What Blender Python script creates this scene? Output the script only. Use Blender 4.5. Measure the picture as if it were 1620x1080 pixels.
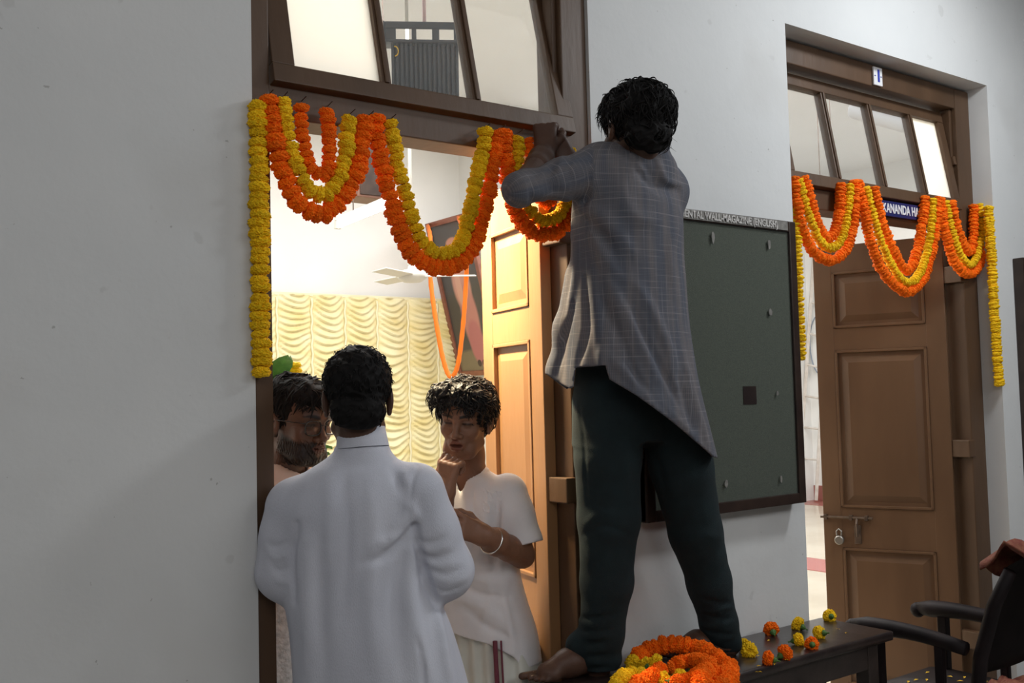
import bpy, bmesh, math, random
import numpy as np
from mathutils import Vector, Matrix
random.seed(7)
rng = np.random.default_rng(7)
SC = bpy.context.scene
COL = SC.collection
for o in list(bpy.data.objects): bpy.data.objects.remove(o)
R = math.radians

# ---------------------------------------------------------------- camera
CH = 1.5
FPX, YAW, PIT, ROL = 1604.54, R(36.678), R(3.067), R(-1.485)
cF = np.array([math.sin(YAW)*math.cos(PIT), math.cos(YAW)*math.cos(PIT), math.sin(PIT)])
_r = np.array([math.cos(YAW), -math.sin(YAW), 0.0]); _u = np.cross(_r, cF)
cR = math.cos(ROL)*_r + math.sin(ROL)*_u
cU = -math.sin(ROL)*_r + math.cos(ROL)*_u
cam = bpy.data.cameras.new('camera'); camo = bpy.data.objects.new('camera', cam); COL.objects.link(camo)
m = Matrix.Identity(4)
for i in range(3):
    m[i][0] = cR[i]; m[i][1] = cU[i]; m[i][2] = -cF[i]
m[2][3] = CH
camo.matrix_world = m
cam.sensor_width = 36; cam.lens = FPX/1620*36; cam.clip_start = .05
SC.camera = camo
SC.view_settings.view_transform = 'Standard'; SC.view_settings.look = 'None'
SC.view_settings.gamma = 1; SC.view_settings.use_curve_mapping = False
SC.view_settings.exposure = 0.0

def W(px, py, D=None, Y=None, Z=None, X=None):
    """a measured point: the sight line of the photograph met with a known depth, wall plane or height"""
    d = cF + (px-810)/FPX*cR - (py-540)/FPX*cU
    if D is not None: t = D
    elif Y is not None: t = Y/d[1]
    elif X is not None: t = X/d[0]
    else: t = (Z-CH)/d[2]
    return d*t + np.array([0, 0, CH])

# ---------------------------------------------------------------- world and lights
wd = bpy.data.worlds.new('world'); SC.world = wd; wd.use_nodes = True
wd.node_tree.nodes['Background'].inputs[0].default_value = (.6, .7, .9, 1)
wd.node_tree.nodes['Background'].inputs[1].default_value = .03
def area(name, loc, tgt, sx, sy, power, col):
    l = bpy.data.lights.new(name, 'AREA'); l.shape = 'RECTANGLE'; l.size = sx; l.size_y = sy
    l.energy = power; l.color = col
    o = bpy.data.objects.new(name, l); COL.objects.link(o); o.location = loc
    o.rotation_euler = (Vector(tgt)-Vector(loc)).to_track_quat('-Z', 'Y').to_euler()
    return o
area('corridor_lamp', (3.75, 1.15, 3.35), (3.1, 1.8, 1.2), .5, .3, 26, (.93, .97, 1))
area('corridor_fill_rear', (-.6, -1.0, 3.45), (.6, 1.6, 1.0), 3.0, 1.6, 47, (1, .985, .97))  # broad fill light added behind the camera, no such fixture seen
area('corridor_fill_mid', (3.6, -1.2, 3.45), (3.0, 1.8, 1.2), 2.4, 1.2, 40, (.96, .98, 1))  # second added fill, softens shadows on the corridor wall; not a real fixture
area('hall_lamp', (2.9, 5.6, 4.1), (2.9, 5.5, 0), 3.5, 2.4, 212, (1, .99, .97))
area('hall_lamp_far', (7.6, 5.8, 4.1), (7.6, 5.8, 0), 4, 3, 230, (.97, .98, 1))
hl_ = area('hall_lamp_door', (1.60, 2.98, 2.44), (1.99, 2.74, 1.85), .30, .10, 34, (1, .80, .50)); hl_.data.spread = R(95)

# ---------------------------------------------------------------- helpers
MAT = {}
def nodes(name):
    mt = bpy.data.materials.new(name); mt.use_nodes = True; nt = mt.node_tree
    b = nt.nodes['Principled BSDF']; MAT[name] = mt
    return mt, nt, b
def mat(name, c, rough=.5, c2=None, scale=8, bump=0, bscale=60, metal=0, spec=.5, rnd=0, emis=0, stretch=None, detail=4, lo=.35, hi=.65, attr=None, sheen=0, coat=0):
    mt, nt, b = nodes(name); L = nt.links
    b.inputs['Roughness'].default_value = rough; b.inputs['Metallic'].default_value = metal
    b.inputs['Specular IOR Level'].default_value = spec
    if sheen: b.inputs['Sheen Weight'].default_value = sheen
    if coat: b.inputs['Coat Weight'].default_value = coat; b.inputs['Coat Roughness'].default_value = .25
    tc = nt.nodes.new('ShaderNodeTexCoord'); mp = nt.nodes.new('ShaderNodeMapping')
    L.new(tc.outputs['Object'], mp.inputs[0])
    if stretch: mp.inputs['Scale'].default_value = stretch
    src = None
    if c2 is not None:
        n = nt.nodes.new('ShaderNodeTexNoise'); n.inputs['Scale'].default_value = scale; n.inputs['Detail'].default_value = detail
        L.new(mp.outputs[0], n.inputs['Vector'])
        r = nt.nodes.new('ShaderNodeValToRGB'); r.color_ramp.elements[0].position = lo; r.color_ramp.elements[1].position = hi
        r.color_ramp.elements[0].color = (*c, 1); r.color_ramp.elements[1].color = (*c2, 1)
        L.new(n.outputs['Fac'], r.inputs[0]); src = r.outputs[0]
    else:
        q = nt.nodes.new('ShaderNodeRGB'); q.outputs[0].default_value = (*c, 1); src = q.outputs[0]
    if attr:
        a = nt.nodes.new('ShaderNodeAttribute'); a.attribute_name = attr
        mx = nt.nodes.new('ShaderNodeMix'); mx.data_type = 'RGBA'; mx.blend_type = 'MULTIPLY'; mx.inputs[0].default_value = 1
        L.new(src, mx.inputs[6]); L.new(a.outputs['Color'], mx.inputs[7]); src = mx.outputs[2]
    if rnd:
        oi = nt.nodes.new('ShaderNodeObjectInfo'); hs = nt.nodes.new('ShaderNodeHueSaturation')
        mr = nt.nodes.new('ShaderNodeMapRange'); mr.inputs[3].default_value = 1-rnd; mr.inputs[4].default_value = 1+rnd*.6
        L.new(oi.outputs['Random'], mr.inputs[0]); L.new(mr.outputs[0], hs.inputs['Value']); L.new(src, hs.inputs['Color']); src = hs.outputs[0]
    L.new(src, b.inputs['Base Color'])
    if emis:
        b.inputs['Emission Color'].default_value = (*c, 1); b.inputs['Emission Strength'].default_value = emis
    if bump:
        n2 = nt.nodes.new('ShaderNodeTexNoise'); n2.inputs['Scale'].default_value = bscale; n2.inputs['Detail'].default_value = 5
        L.new(mp.outputs[0], n2.inputs['Vector'])
        bp = nt.nodes.new('ShaderNodeBump'); bp.inputs['Strength'].default_value = bump; bp.inputs['Distance'].default_value = .01
        L.new(n2.outputs['Fac'], bp.inputs['Height']); L.new(bp.outputs[0], b.inputs['Normal'])
    return mt

mat('wall', (.655, .665, .665), .75, (.735, .74, .735), 1.6, .12, 25, lo=.3, hi=.7)
def specks(name):
    mt = MAT[name]; nt = mt.node_tree; L = nt.links; b = nt.nodes['Principled BSDF']; src = b.inputs['Base Color'].links[0].from_socket
    tc = nt.nodes.new('ShaderNodeTexCoord')
    for sc, lo, hi, col, k in ((11, .70, .73, (.40, .39, .37), .22), (2.3, .56, .75, (.60, .595, .58), .55), (45, .74, .76, (.25, .24, .22), .5)):
        n = nt.nodes.new('ShaderNodeTexNoise'); n.inputs['Scale'].default_value = sc; n.inputs['Detail'].default_value = 3; L.new(tc.outputs['Object'], n.inputs['Vector'])
        r = nt.nodes.new('ShaderNodeMapRange'); r.inputs[1].default_value = lo; r.inputs[2].default_value = hi; r.inputs[4].default_value = k; L.new(n.outputs['Fac'], r.inputs[0])
        x = nt.nodes.new('ShaderNodeMix'); x.data_type = 'RGBA'; L.new(r.outputs[0], x.inputs[0]); L.new(src, x.inputs[6]); x.inputs[7].default_value = (*col, 1); src = x.outputs[2]
    L.new(src, b.inputs['Base Color'])
specks('wall')
mat('hallwall', (.78, .78, .76), .7, (.82, .82, .80), 1.5, .05)
mat('ceil', (.7, .71, .72), .8)
mat('floorc', (.22, .2, .18), .4, (.28, .26, .23), 5)
mat('floorh', (.52, .46, .36), .12, (.60, .54, .43), 1.2, lo=.4, hi=.6)
mat('redband', (.40, .10, .09), .15)
mat('redskirt', (.30, .10, .08), .3)
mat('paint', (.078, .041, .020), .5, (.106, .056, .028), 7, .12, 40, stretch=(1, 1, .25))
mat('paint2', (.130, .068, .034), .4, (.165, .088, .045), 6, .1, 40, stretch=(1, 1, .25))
mat('paint2_lit', (.24, .122, .052), .38, (.30, .155, .068), 6, .1, 40, stretch=(1, 1, .25))  # paint2 lightened: lamp glow on the near door's leaves put into the colour
mat('darkwood', (.020, .013, .012), .3, (.040, .028, .024), 9, .08, 50, coat=.3)
mat('chairwood', (.010, .007, .008), .6, (.018, .012, .013), 9, spec=.2)
mat('frame', (.026, .015, .012), .35, (.045, .027, .02), 12)
mat('felt', (.085, .098, .078), .9, (.115, .13, .10), 300, .2, 400)
mat('strip', (.16, .15, .14), .6, (.25, .24, .22), 60)
mat('whitepaint', (.62, .60, .58), .6, (.30, .29, .28), 130, lo=.5, hi=.62)
mat('whitesign', (.8, .8, .82), .5)
mat('bluesign', (.02, .025, .12), .4)
mat('blue', (.03, .05, .40), .5)
mat('steel', (.35, .33, .30), .4, metal=.8)
mat('iron', (.10, .07, .05), .45, (.16, .11, .08), 40, metal=.5)
mat('orange', (.95, .13, .003), .75, (1.0, .20, .006), 90, rnd=.15, spec=.15)
mat('yellow', (.86, .50, .006), .75, (.95, .62, .02), 90, rnd=.14, spec=.15)
mat('green', (.05, .13, .02), .6, (.09, .2, .04), 30)
mat('leafgreen', (.05, .16, .03), .45, (.12, .28, .06), 20)
mat('petal', (.8, .5, .02), .7)
mat('hair', (.009, .008, .008), .5, (.015, .013, .013), 60, spec=.3)
mat('hairmatte', (.007, .0065, .0065), .75, (.012, .011, .011), 60, spec=.15)
mat('skin', (.205, .098, .058), .48, (.24, .118, .072), 20, .1, 220, attr='tint', spec=.4)
mat('skindark', (.085, .042, .027), .5, (.105, .053, .035), 20, .1, 200, attr='tint', spec=.4)
mat('eyewhite', (.6, .57, .53), .3)
mat('iris', (.012, .008, .006), .15)
mat('teal', (.0028, .011, .014), .9, (.005, .017, .021), 14, .25, 500)
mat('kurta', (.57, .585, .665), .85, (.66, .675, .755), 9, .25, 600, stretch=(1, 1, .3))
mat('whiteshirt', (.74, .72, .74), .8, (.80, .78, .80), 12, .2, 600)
mat('dhoti', (.62, .62, .56), .8, (.70, .70, .64), 10)
mat('maroon', (.16, .03, .05), .7)
mat('pinkshirt', (.62, .47, .40), .8, (.66, .51, .44), 12)
mat('fuzzy', (.55, .58, .60), .9, (.8, .82, .84), 60, .8, 80)
mat('button', (.7, .7, .7), .4)
mat('specs', (.01, .01, .012), .25)
mat('metalbright', (.75, .74, .72), .22, metal=1)
mat('thread', (.25, .05, .04), .7)
mat('fan', (.62, .60, .55), .4)
mat('pinkrod', (.62, .42, .40), .5)
mat('greybox', (.022, .027, .034), .5, (.035, .04, .048), 9)
mat('boxwood', (.16, .075, .05), .5)
mat('goldframe', (.20, .07, .045), .4, (.26, .10, .06), 20)
mat('gar', (.80, .17, .004), .7)
mat('tube', (1, .98, .95), .5, emis=24)
mat('bulb', (1, .62, .25), .5, emis=70)
mat('ladder', (.50, .45, .40), .5, (.62, .58, .54), 9)
mat('switch', (.25, .30, .38), .5)
mat('redcloth', (.16, .03, .02), .85, (.22, .08, .04), 60, .3, 300)
mat('blackcloth', (.012, .01, .01), .9)
mat('greencloth', (.02, .10, .03), .8)
mat('duct', (.62, .62, .64), .5)
mat('ceramic', (.35, .12, .06), .6)
mat('curtain', (.72, .60, .26), .42, (.80, .73, .45), 3.0, .15, 70, sheen=.4, stretch=(1, 1, 2.5))
mat('curtainband', (.82, .76, .52), .5)

# glass
mt, nt, b = nodes('glass')
b.inputs['Roughness'].default_value = .12; b.inputs['Base Color'].default_value = (.9, .93, .95, 1)
tr = nt.nodes.new('ShaderNodeBsdfTransparent'); tr.inputs[0].default_value = (.93, .95, .97, 1)
df = nt.nodes.new('ShaderNodeBsdfTranslucent'); df.inputs[0].default_value = (.85, .9, .95, 1)
mx = nt.nodes.new('ShaderNodeMixShader'); mx.inputs[0].default_value = .03
mx2 = nt.nodes.new('ShaderNodeMixShader'); mx2.inputs[0].default_value = .06
gl = nt.nodes.new('ShaderNodeBsdfGlossy'); gl.inputs['Roughness'].default_value = .05
L = nt.links; L.new(tr.outputs[0], mx.inputs[1]); L.new(df.outputs[0], mx.inputs[2]); L.new(mx.outputs[0], mx2.inputs[1]); L.new(gl.outputs[0], mx2.inputs[2])
L.new(mx2.outputs[0], nt.nodes['Material Output'].inputs[0])
# milky pane
mt, nt, b = nodes('milkglass')
tr = nt.nodes.new('ShaderNodeBsdfTransparent'); df = nt.nodes.new('ShaderNodeBsdfTranslucent')
df.inputs[0].default_value = (.98, .98, .95, 1); mx = nt.nodes.new('ShaderNodeMixShader'); mx.inputs[0].default_value = .8
L = nt.links; L.new(tr.outputs[0], mx.inputs[1]); L.new(df.outputs[0], mx.inputs[2]); L.new(mx.outputs[0], nt.nodes['Material Output'].inputs[0])
mt, nt, b = nodes('clearglass')
tr = nt.nodes.new('ShaderNodeBsdfTransparent'); gl = nt.nodes.new('ShaderNodeBsdfGlossy'); gl.inputs['Roughness'].default_value = .04
mx = nt.nodes.new('ShaderNodeMixShader'); mx.inputs[0].default_value = .07
L = nt.links; L.new(tr.outputs[0], mx.inputs[1]); L.new(gl.outputs[0], mx.inputs[2]); L.new(mx.outputs[0], nt.nodes['Material Output'].inputs[0])

# checked shirt cloth, uses the garment's own cloth coordinate "cuv"
mt, nt, b = nodes('plaid'); L = nt.links
b.inputs['Roughness'].default_value = .9; b.inputs['Specular IOR Level'].default_value = .15
at = nt.nodes.new('ShaderNodeAttribute'); at.attribute_name = 'cuv'
sp = nt.nodes.new('ShaderNodeSeparateXYZ'); L.new(at.outputs['Vector'], sp.inputs[0])
nz = nt.nodes.new('ShaderNodeTexNoise'); nz.inputs['Scale'].default_value = 7; nz.inputs['Detail'].default_value = 3; L.new(at.outputs['Vector'], nz.inputs['Vector'])
def lines(sock, period, width, wob):
    md = nt.nodes.new('ShaderNodeMath'); md.operation = 'MULTIPLY_ADD'; L.new(nz.outputs['Fac'], md.inputs[0]); md.inputs[1].default_value = wob; L.new(sock, md.inputs[2])
    dv = nt.nodes.new('ShaderNodeMath'); dv.operation = 'DIVIDE'; L.new(md.outputs[0], dv.inputs[0]); dv.inputs[1].default_value = period
    fr = nt.nodes.new('ShaderNodeMath'); fr.operation = 'PINGPONG'; L.new(dv.outputs[0], fr.inputs[0]); fr.inputs[1].default_value = .5
    mr = nt.nodes.new('ShaderNodeMapRange'); mr.inputs[1].default_value = 0; mr.inputs[2].default_value = width/period; mr.inputs[3].default_value = 1; mr.inputs[4].default_value = 0; mr.clamp = True
    L.new(fr.outputs[0], mr.inputs[0]); return mr.outputs[0]
def brk(sock, sc):   # uneven hand-woven threads
    n = nt.nodes.new('ShaderNodeTexNoise'); mp = nt.nodes.new('ShaderNodeMapping'); mp.inputs['Scale'].default_value = sc
    L.new(at.outputs['Vector'], mp.inputs[0]); L.new(mp.outputs[0], n.inputs['Vector']); n.inputs['Scale'].default_value = 1; n.inputs['Detail'].default_value = 2
    mr = nt.nodes.new('ShaderNodeMapRange'); mr.inputs[1].default_value = .42; mr.inputs[2].default_value = .68; L.new(n.outputs['Fac'], mr.inputs[0])
    mm = nt.nodes.new('ShaderNodeMath'); mm.operation = 'MULTIPLY'; L.new(sock, mm.inputs[0]); L.new(mr.outputs[0], mm.inputs[1]); return mm.outputs[0]
wv = brk(lines(sp.outputs[0], .024, .0022, .004), (120, 9, 1))
wh = brk(lines(sp.outputs[1], .017, .0020, .004), (9, 120, 1))
wv2 = lines(sp.outputs[0], .0042, .0016, .0)
wh2 = lines(sp.outputs[1], .0042, .0016, .0)
cr = nt.nodes.new('ShaderNodeValToRGB'); cr.color_ramp.elements[0].position = .4; cr.color_ramp.elements[1].position = .6
cr.color_ramp.elements[0].color = (.125, .135, .165, 1); cr.color_ramp.elements[1].color = (.20, .185, .19, 1)
nb = nt.nodes.new('ShaderNodeTexNoise'); mpb = nt.nodes.new('ShaderNodeMapping'); mpb.inputs['Scale'].default_value = (26, 3, 1); L.new(at.outputs['Vector'], mpb.inputs[0]); L.new(mpb.outputs[0], nb.inputs['Vector']); nb.inputs['Scale'].default_value = 1
L.new(nb.outputs['Fac'], cr.inputs[0])
def mixc(f, a, c, k):
    x = nt.nodes.new('ShaderNodeMix'); x.data_type = 'RGBA'
    mm = nt.nodes.new('ShaderNodeMath'); mm.operation = 'MULTIPLY'; L.new(f, mm.inputs[0]); mm.inputs[1].default_value = k
    L.new(mm.outputs[0], x.inputs[0]); L.new(a, x.inputs[6]); x.inputs[7].default_value = (*c, 1); return x.outputs[2]
s = mixc(wv2, cr.outputs[0], (.07, .075, .10), .5)
s = mixc(wh2, s, (.07, .07, .09), .4)
s = mixc(wv, s, (.36, .36, .40), .42)
s = mixc(wh, s, (.42, .39, .40), .45)
L.new(s, b.inputs['Base Color'])

# portrait painting: plain generic robed figure drawn with soft shapes
def blob_mat(name, bg, blobs):
    mt, nt, b = nodes(name); L = nt.links; b.inputs['Roughness'].default_value = .35
    tc = nt.nodes.new('ShaderNodeTexCoord'); q = nt.nodes.new('ShaderNodeRGB'); q.outputs[0].default_value = (*bg, 1); src = q.outputs[0]
    for (cx, cy, rx, ry, col) in blobs:
        mp = nt.nodes.new('ShaderNodeMapping'); mp.inputs['Location'].default_value = (-cx/rx, -cy/ry, 0); mp.inputs['Scale'].default_value = (1/rx, 1/ry, 0)
        L.new(tc.outputs['Object'], mp.inputs[0]); ln = nt.nodes.new('ShaderNodeVectorMath'); ln.operation = 'LENGTH'; L.new(mp.outputs[0], ln.inputs[0])
        mr = nt.nodes.new('ShaderNodeMapRange'); mr.inputs[1].default_value = .85; mr.inputs[2].default_value = 1.1; mr.inputs[3].default_value = 1; mr.inputs[4].default_value = 0; L.new(ln.outputs['Value'], mr.inputs[0])
        x = nt.nodes.new('ShaderNodeMix'); x.data_type = 'RGBA'; L.new(mr.outputs[0], x.inputs[0]); L.new(src, x.inputs[6]); x.inputs[7].default_value = (*col, 1); src = x.outputs[2]
    L.new(src, b.inputs['Base Color']); return mt

def link(o, parent=None):
    COL.objects.link(o)
    if parent is not None: o.parent = parent
    return o
def mesh_obj(name, me, material, parent=None, smooth=False):
    if material: me.materials.append(MAT[material])
    if smooth: me.polygons.foreach_set('use_smooth', [True]*len(me.polygons))
    return link(bpy.data.objects.new(name, me), parent)
def tag(o, label=None, cat=None, group=None, kind=None):
    if label: o['label'] = label
    if cat: o['category'] = cat
    if group: o['group'] = group
    if kind: o['kind'] = kind
    return o
def empty(name, loc=(0, 0, 0), rz=0, parent=None):
    o = bpy.data.objects.new(name, None); o.empty_display_size = .1; link(o, parent); o.location = loc; o.rotation_euler = (0, 0, rz); return o
class MB:
    def __init__(s): s.bm = bmesh.new()
    def box(s, x0, x1, y0, y1, z0, z1, bev=0.0, mtx=None):
        x0, x1 = min(x0, x1), max(x0, x1); y0, y1 = min(y0, y1), max(y0, y1); z0, z1 = min(z0, z1), max(z0, z1)
        g = bmesh.ops.create_cube(s.bm, size=1); vs = g['verts']
        for v in vs:
            v.co = Vector(((x0+x1)/2+v.co.x*(x1-x0), (y0+y1)/2+v.co.y*(y1-y0), (z0+z1)/2+v.co.z*(z1-z0)))
        if bev:
            es = list({e for v in vs for e in v.link_edges})
            r = bmesh.ops.bevel(s.bm, geom=es, offset=bev, segments=2, profile=.6, affect='EDGES')
            vs = list({v for f in r['faces'] for v in f.verts} | {v for v in vs if v.is_valid})
        if mtx is not None: bmesh.ops.transform(s.bm, matrix=mtx, verts=vs)
        return s
    def tube(s, pts, r, n=8, cap=True, closed=False):
        pts = [np.array(p, float) for p in pts]; rs = r if hasattr(r, '__len__') else [r]*len(pts)
        rings = []; N = len(pts); up = None
        for i, p in enumerate(pts):
            if closed: t = pts[(i+1) % N]-pts[i-1]
            else: t = pts[min(i+1, N-1)]-pts[max(i-1, 0)]
            t = t/(np.linalg.norm(t)+1e-9)
            if up is None:
                up = np.array([0, 0, 1.]) if abs(t[2]) < .9 else np.array([1., 0, 0])
            a = np.cross(t, up); a /= np.linalg.norm(a)+1e-9; bb = np.cross(a, t); up = bb
            rings.append([s.bm.verts.new(p+rs[i]*(math.cos(k*2*math.pi/n)*a+math.sin(k*2*math.pi/n)*bb)) for k in range(n)])
        for i in range(N if closed else N-1):
            A, B = rings[i], rings[(i+1) % N]
            for k in range(n): s.bm.faces.new((A[k], A[(k+1) % n], B[(k+1) % n], B[k]))
        if cap and not closed:
            s.bm.faces.new(rings[0][::-1]); s.bm.faces.new(rings[-1])
        return s
    def lathe(s, prof, n=20, c=(0, 0, 0)):
        rings = [[s.bm.verts.new((c[0]+r*math.cos(k*2*math.pi/n), c[1]+r*math.sin(k*2*math.pi/n), c[2]+z)) for k in range(n)] for r, z in prof]
        for A, B in zip(rings, rings[1:]):
            for k in range(n): s.bm.faces.new((A[k], A[(k+1) % n], B[(k+1) % n], B[k]))
        if prof[0][0] > 1e-4: s.bm.faces.new(rings[0][::-1])
        if prof[-1][0] > 1e-4: s.bm.faces.new(rings[-1])
        return s
    def sphere(s, c, r, sub=2, sc=(1, 1, 1)):
        g = bmesh.ops.create_icosphere(s.bm, subdivisions=sub, radius=1)
        for v in g['verts']: v.co = Vector((c[0]+v.co.x*r*sc[0], c[1]+v.co.y*r*sc[1], c[2]+v.co.z*r*sc[2]))
        return s
    def prism(s, poly, ax, a, b):
        """polygon (2D) extruded along axis ax from a to b"""
        def P(p, t):
            q = list(p); q.insert(ax, t); return q
        A = [s.bm.verts.new(P(p, a)) for p in poly]; B = [s.bm.verts.new(P(p, b)) for p in poly]; n = len(poly)
        s.bm.faces.new(A[::-1]); s.bm.faces.new(B)
        for k in range(n): s.bm.faces.new((A[k], A[(k+1) % n], B[(k+1) % n], B[k]))
        return s
    def build(s, name, material, parent=None, smooth=False):
        bmesh.ops.recalc_face_normals(s.bm, faces=s.bm.faces)
        me = bpy.data.meshes.new(name); s.bm.to_mesh(me); s.bm.free()
        o = mesh_obj(name, me, material, parent, smooth)
        return o
def text_obj(name, s, size, material, parent, mtx, ext=.001, bold=0.0, xs=1.0, fit=None):
    c = bpy.data.curves.new(name, 'FONT'); c.body = s; c.size = size; c.extrude = ext; c.offset = bold; c.align_y = 'CENTER'
    t = bpy.data.objects.new('t', c); COL.objects.link(t)
    bpy.context.view_layer.update()
    me = bpy.data.meshes.new_from_object(t.evaluated_get(bpy.context.evaluated_depsgraph_get()))
    bpy.data.objects.remove(t)
    if fit: xs = fit/max(v.co.x for v in me.vertices)
    me.transform(Matrix.Diagonal((xs, 1, 1, 1))); me.transform(mtx)
    return mesh_obj(name, me, material, parent)

# ---------------------------------------------------------------- structure
WY = 2.3; WT = .16           # corridor wall front face and thickness
D1 = (.95, 2.035, 2.83); D2 = (2.99, 4.395, 2.83)
wl = MB()
wl.box(-3.5, D1[0], WY, WY+WT, 0, 3.6); w = wl.build('wall_left', 'wall'); tag(w, kind='structure')
wl = MB(); wl.box(D1[1], D2[0], WY, WY+WT, 0, 3.6); tag(wl.build('wall_middle', 'wall'), kind='structure')
wl = MB(); wl.box(D2[1], 7.5, WY, WY+WT, 0, 3.6); tag(wl.build('wall_right', 'wall'), kind='structure')
wl = MB(); wl.box(D1[0], D1[1], WY, WY+WT, D1[2], 3.6); wl.box(D2[0], D2[1], WY, WY+WT, D2[2], 3.6); tag(wl.build('wall_over_doors', 'wall'), kind='structure')
tag(MB().box(-3.5, 7.5, -2.6, WY+WT, -.1, 0).build('floor', 'floorc'), kind='structure')
tag(MB().box(-3.5, 7.5, -2.6, WY+WT, 3.6, 3.7).build('ceiling', 'ceil'), kind='structure')
tag(MB().box(-3.5, 7.5, -2.7, -2.6, 0, 3.6).build('wall_behind', 'wall'), kind='structure')
# hall
tag(MB().box(-.5, 11.5, WY+WT, 8.7, -.1, -.001).build('floor_hall', 'floorh'), kind='structure')
tag(MB().box(7.0, 7.5, WY+WT, 8.6, -.001, .003).build('floor_band', 'redband'), kind='structure')
tag(MB().box(-.6, 11.5, WY+WT, 8.7, 4.3, 4.4).build('ceiling_hall', 'hallwall'), kind='structure')
tag(MB().box(-.6, 11.5, 8.6, 8.7, 0, 4.3).build('wall_back', 'hallwall'), kind='structure')
tag(MB().box(-.6, -.5, WY+WT, 8.6, 0, 4.3).build('wall_hall_left', 'hallwall'), kind='structure')
tag(MB().box(11.4, 11.5, WY+WT, 8.6, 0, 4.3).build('wall_hall_right', 'hallwall'), kind='structure')
tag(MB().box(-.6, 11.5, WY+.02, WY+WT, 3.6, 4.4).build('wall_hall_front', 'hallwall'), kind='structure')
tag(MB().box(7.5, 11.5, WY+.02, WY+WT, 0, 3.6).build('wall_hall_front_right', 'hallwall'), kind='structure')
tag(MB().box(5.78, 6.5, 7.7, 8.6, 0, 4.3).build('wall_pier', 'hallwall'), kind='structure')
tag(MB().box(11.385, 11.4, WY+WT, 8.6, 0, .2, .003).build('baseboard_right', 'redskirt'), kind='structure')
tag(MB().box(10.9, 11.38, WY+WT, 8.6, -.001, .003).build('floor_band_edge', 'redskirt'), kind='structure')
tag(MB().box(-.5, 5.75, 8.58, 8.6, 0, .2, .003).build('baseboard_back', 'redskirt'), kind='structure')

def door_leaf(parent, w, h, panels, name='door_leaf', PM='paint2'):
    """leaf in local frame: hinge edge at x=0, width along +x, thickness along y, bottom z=0.02"""
    lf = empty(name, parent=parent); t = .036; st = .085
    z = 0.0; zs = [0]
    b_ = MB(); b_.box(0, st, -t/2, t/2, 0, h, .003); b_.build('stile', PM, lf)
    b_ = MB(); b_.box(w-st, w, -t/2, t/2, 0, h, .003); b_.build('stile', PM, lf)
    prev = 0
    for (z0, z1) in panels:
        b_ = MB(); b_.box(st-.002, w-st+.002, -t/2+.001, t/2-.001, prev, z0, .002); b_.build('rail', PM, lf); prev = z1
        p = MB(); p.box(st-.004, w-st+.004, -.007, .007, z0-.004, z1+.004)
        for s in (-1, 1):           # raised field with sloping margins
            a = .028; c = .058
            o_ = [(st+a, z0+a), (w-st-a, z0+a), (w-st-a, z1-a), (st+a, z1-a)]; i_ = [(st+c, z0+c), (w-st-c, z0+c), (w-st-c, z1-c), (st+c, z1-c)]
            V = [p.bm.verts.new((x, s*.007, zz)) for x, zz in o_]; U = [p.bm.verts.new((x, s*.016, zz)) for x, zz in i_]
            for k in range(4): p.bm.faces.new((V[k], V[(k+1) % 4], U[(k+1) % 4], U[k]))
            p.bm.faces.new(U)
        p.build('panel', PM, lf)
        mo = MB()
        for s in (-1, 1):
            for (x0, x1, y0, y1) in ((st, st+.012, z0, z1), (w-st-.012, w-st, z0, z1), (st, w-st, z0, z0+.012), (st, w-st, z1-.012, z1)):
                mo.box(x0, x1, s*.007, s*(t/2+.004), y0, y1, .0025)
        mo.build('moulding', PM, lf)
    b_ = MB(); b_.box(st-.002, w-st+.002, -t/2+.001, t/2-.001, prev, h, .002); b_.build('rail', PM, lf)
    return lf
PAN = [(.12, .745), (.93, 1.66), (1.765, 2.03)]

def door(name, X0, X1, yf, depth, pl, pr, lint, openR, openL, leafw, sash_x, sash_y, panes_m, top=2.82, hingeY=None, nudge=0):
    d = empty(name, (X0, yf, 0)); tag(d, kind='structure')
    def P(mb, nm, mt='paint', sm=False):
        o = mb.build(nm, mt, d, sm); o.location = (-X0, -yf, 0); return o
    P(MB().box(X0+.001, X0+pl, yf, yf+depth, 0, top, .004), 'frame_post')
    P(MB().box(X1-pr, X1-.001, yf, yf+depth, 0, top, .004), 'frame_post')
    P(MB().box(X0+pl, X1-pr, yf+.002, yf+depth, top-.09, top, .004), 'frame_head')
    P(MB().box(X0+pl, X1-pr, yf+.004, yf+depth-.01, lint[0], lint[1], .004), 'transom_bar')
    # stop beads
    yb = yf+depth*.62
    P(MB().box(X1-pr-.018, X1-pr, yf+.02, yb-.01, lint[1], top-.09, .003), 'stop_bead')
    P(MB().box(X0+pl, X0+pl+.018, yf+.02, yb-.01, 2.52, top-.09, .003), 'stop_bead')
    hy = yf+depth*.5
    for side, x, ang, w in ((1, X1-pr-.02, openR, leafw), (-1, X0+pl+.02, openL, leafw)):
        lf = door_leaf(d, w, lint[0]-.03, PAN, PM='paint2_lit' if name == 'door_1' else 'paint2')
        lf.location = (x-X0, hy-yf+.02, .012)
        lf.rotation_euler = (0, 0, (math.pi-R(ang)) if side > 0 else R(ang))
        for hz in ((.35, 1.18, 1.95) if side > 0 else ()):
            h = MB().box(x-.012*side-.0, x+.04*side, yf-.006, hy+.02, hz, hz+.075, .004); P(h, 'hinge', 'paint')
    return d

# ---- door 1
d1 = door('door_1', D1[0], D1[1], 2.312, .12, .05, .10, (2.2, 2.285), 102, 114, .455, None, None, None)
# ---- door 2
d2 = door('door_2', D2[0], D2[1], 2.388, .12, .075, .115, (2.185, 2.262), 68, 97, .575, None, None, None)

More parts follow.
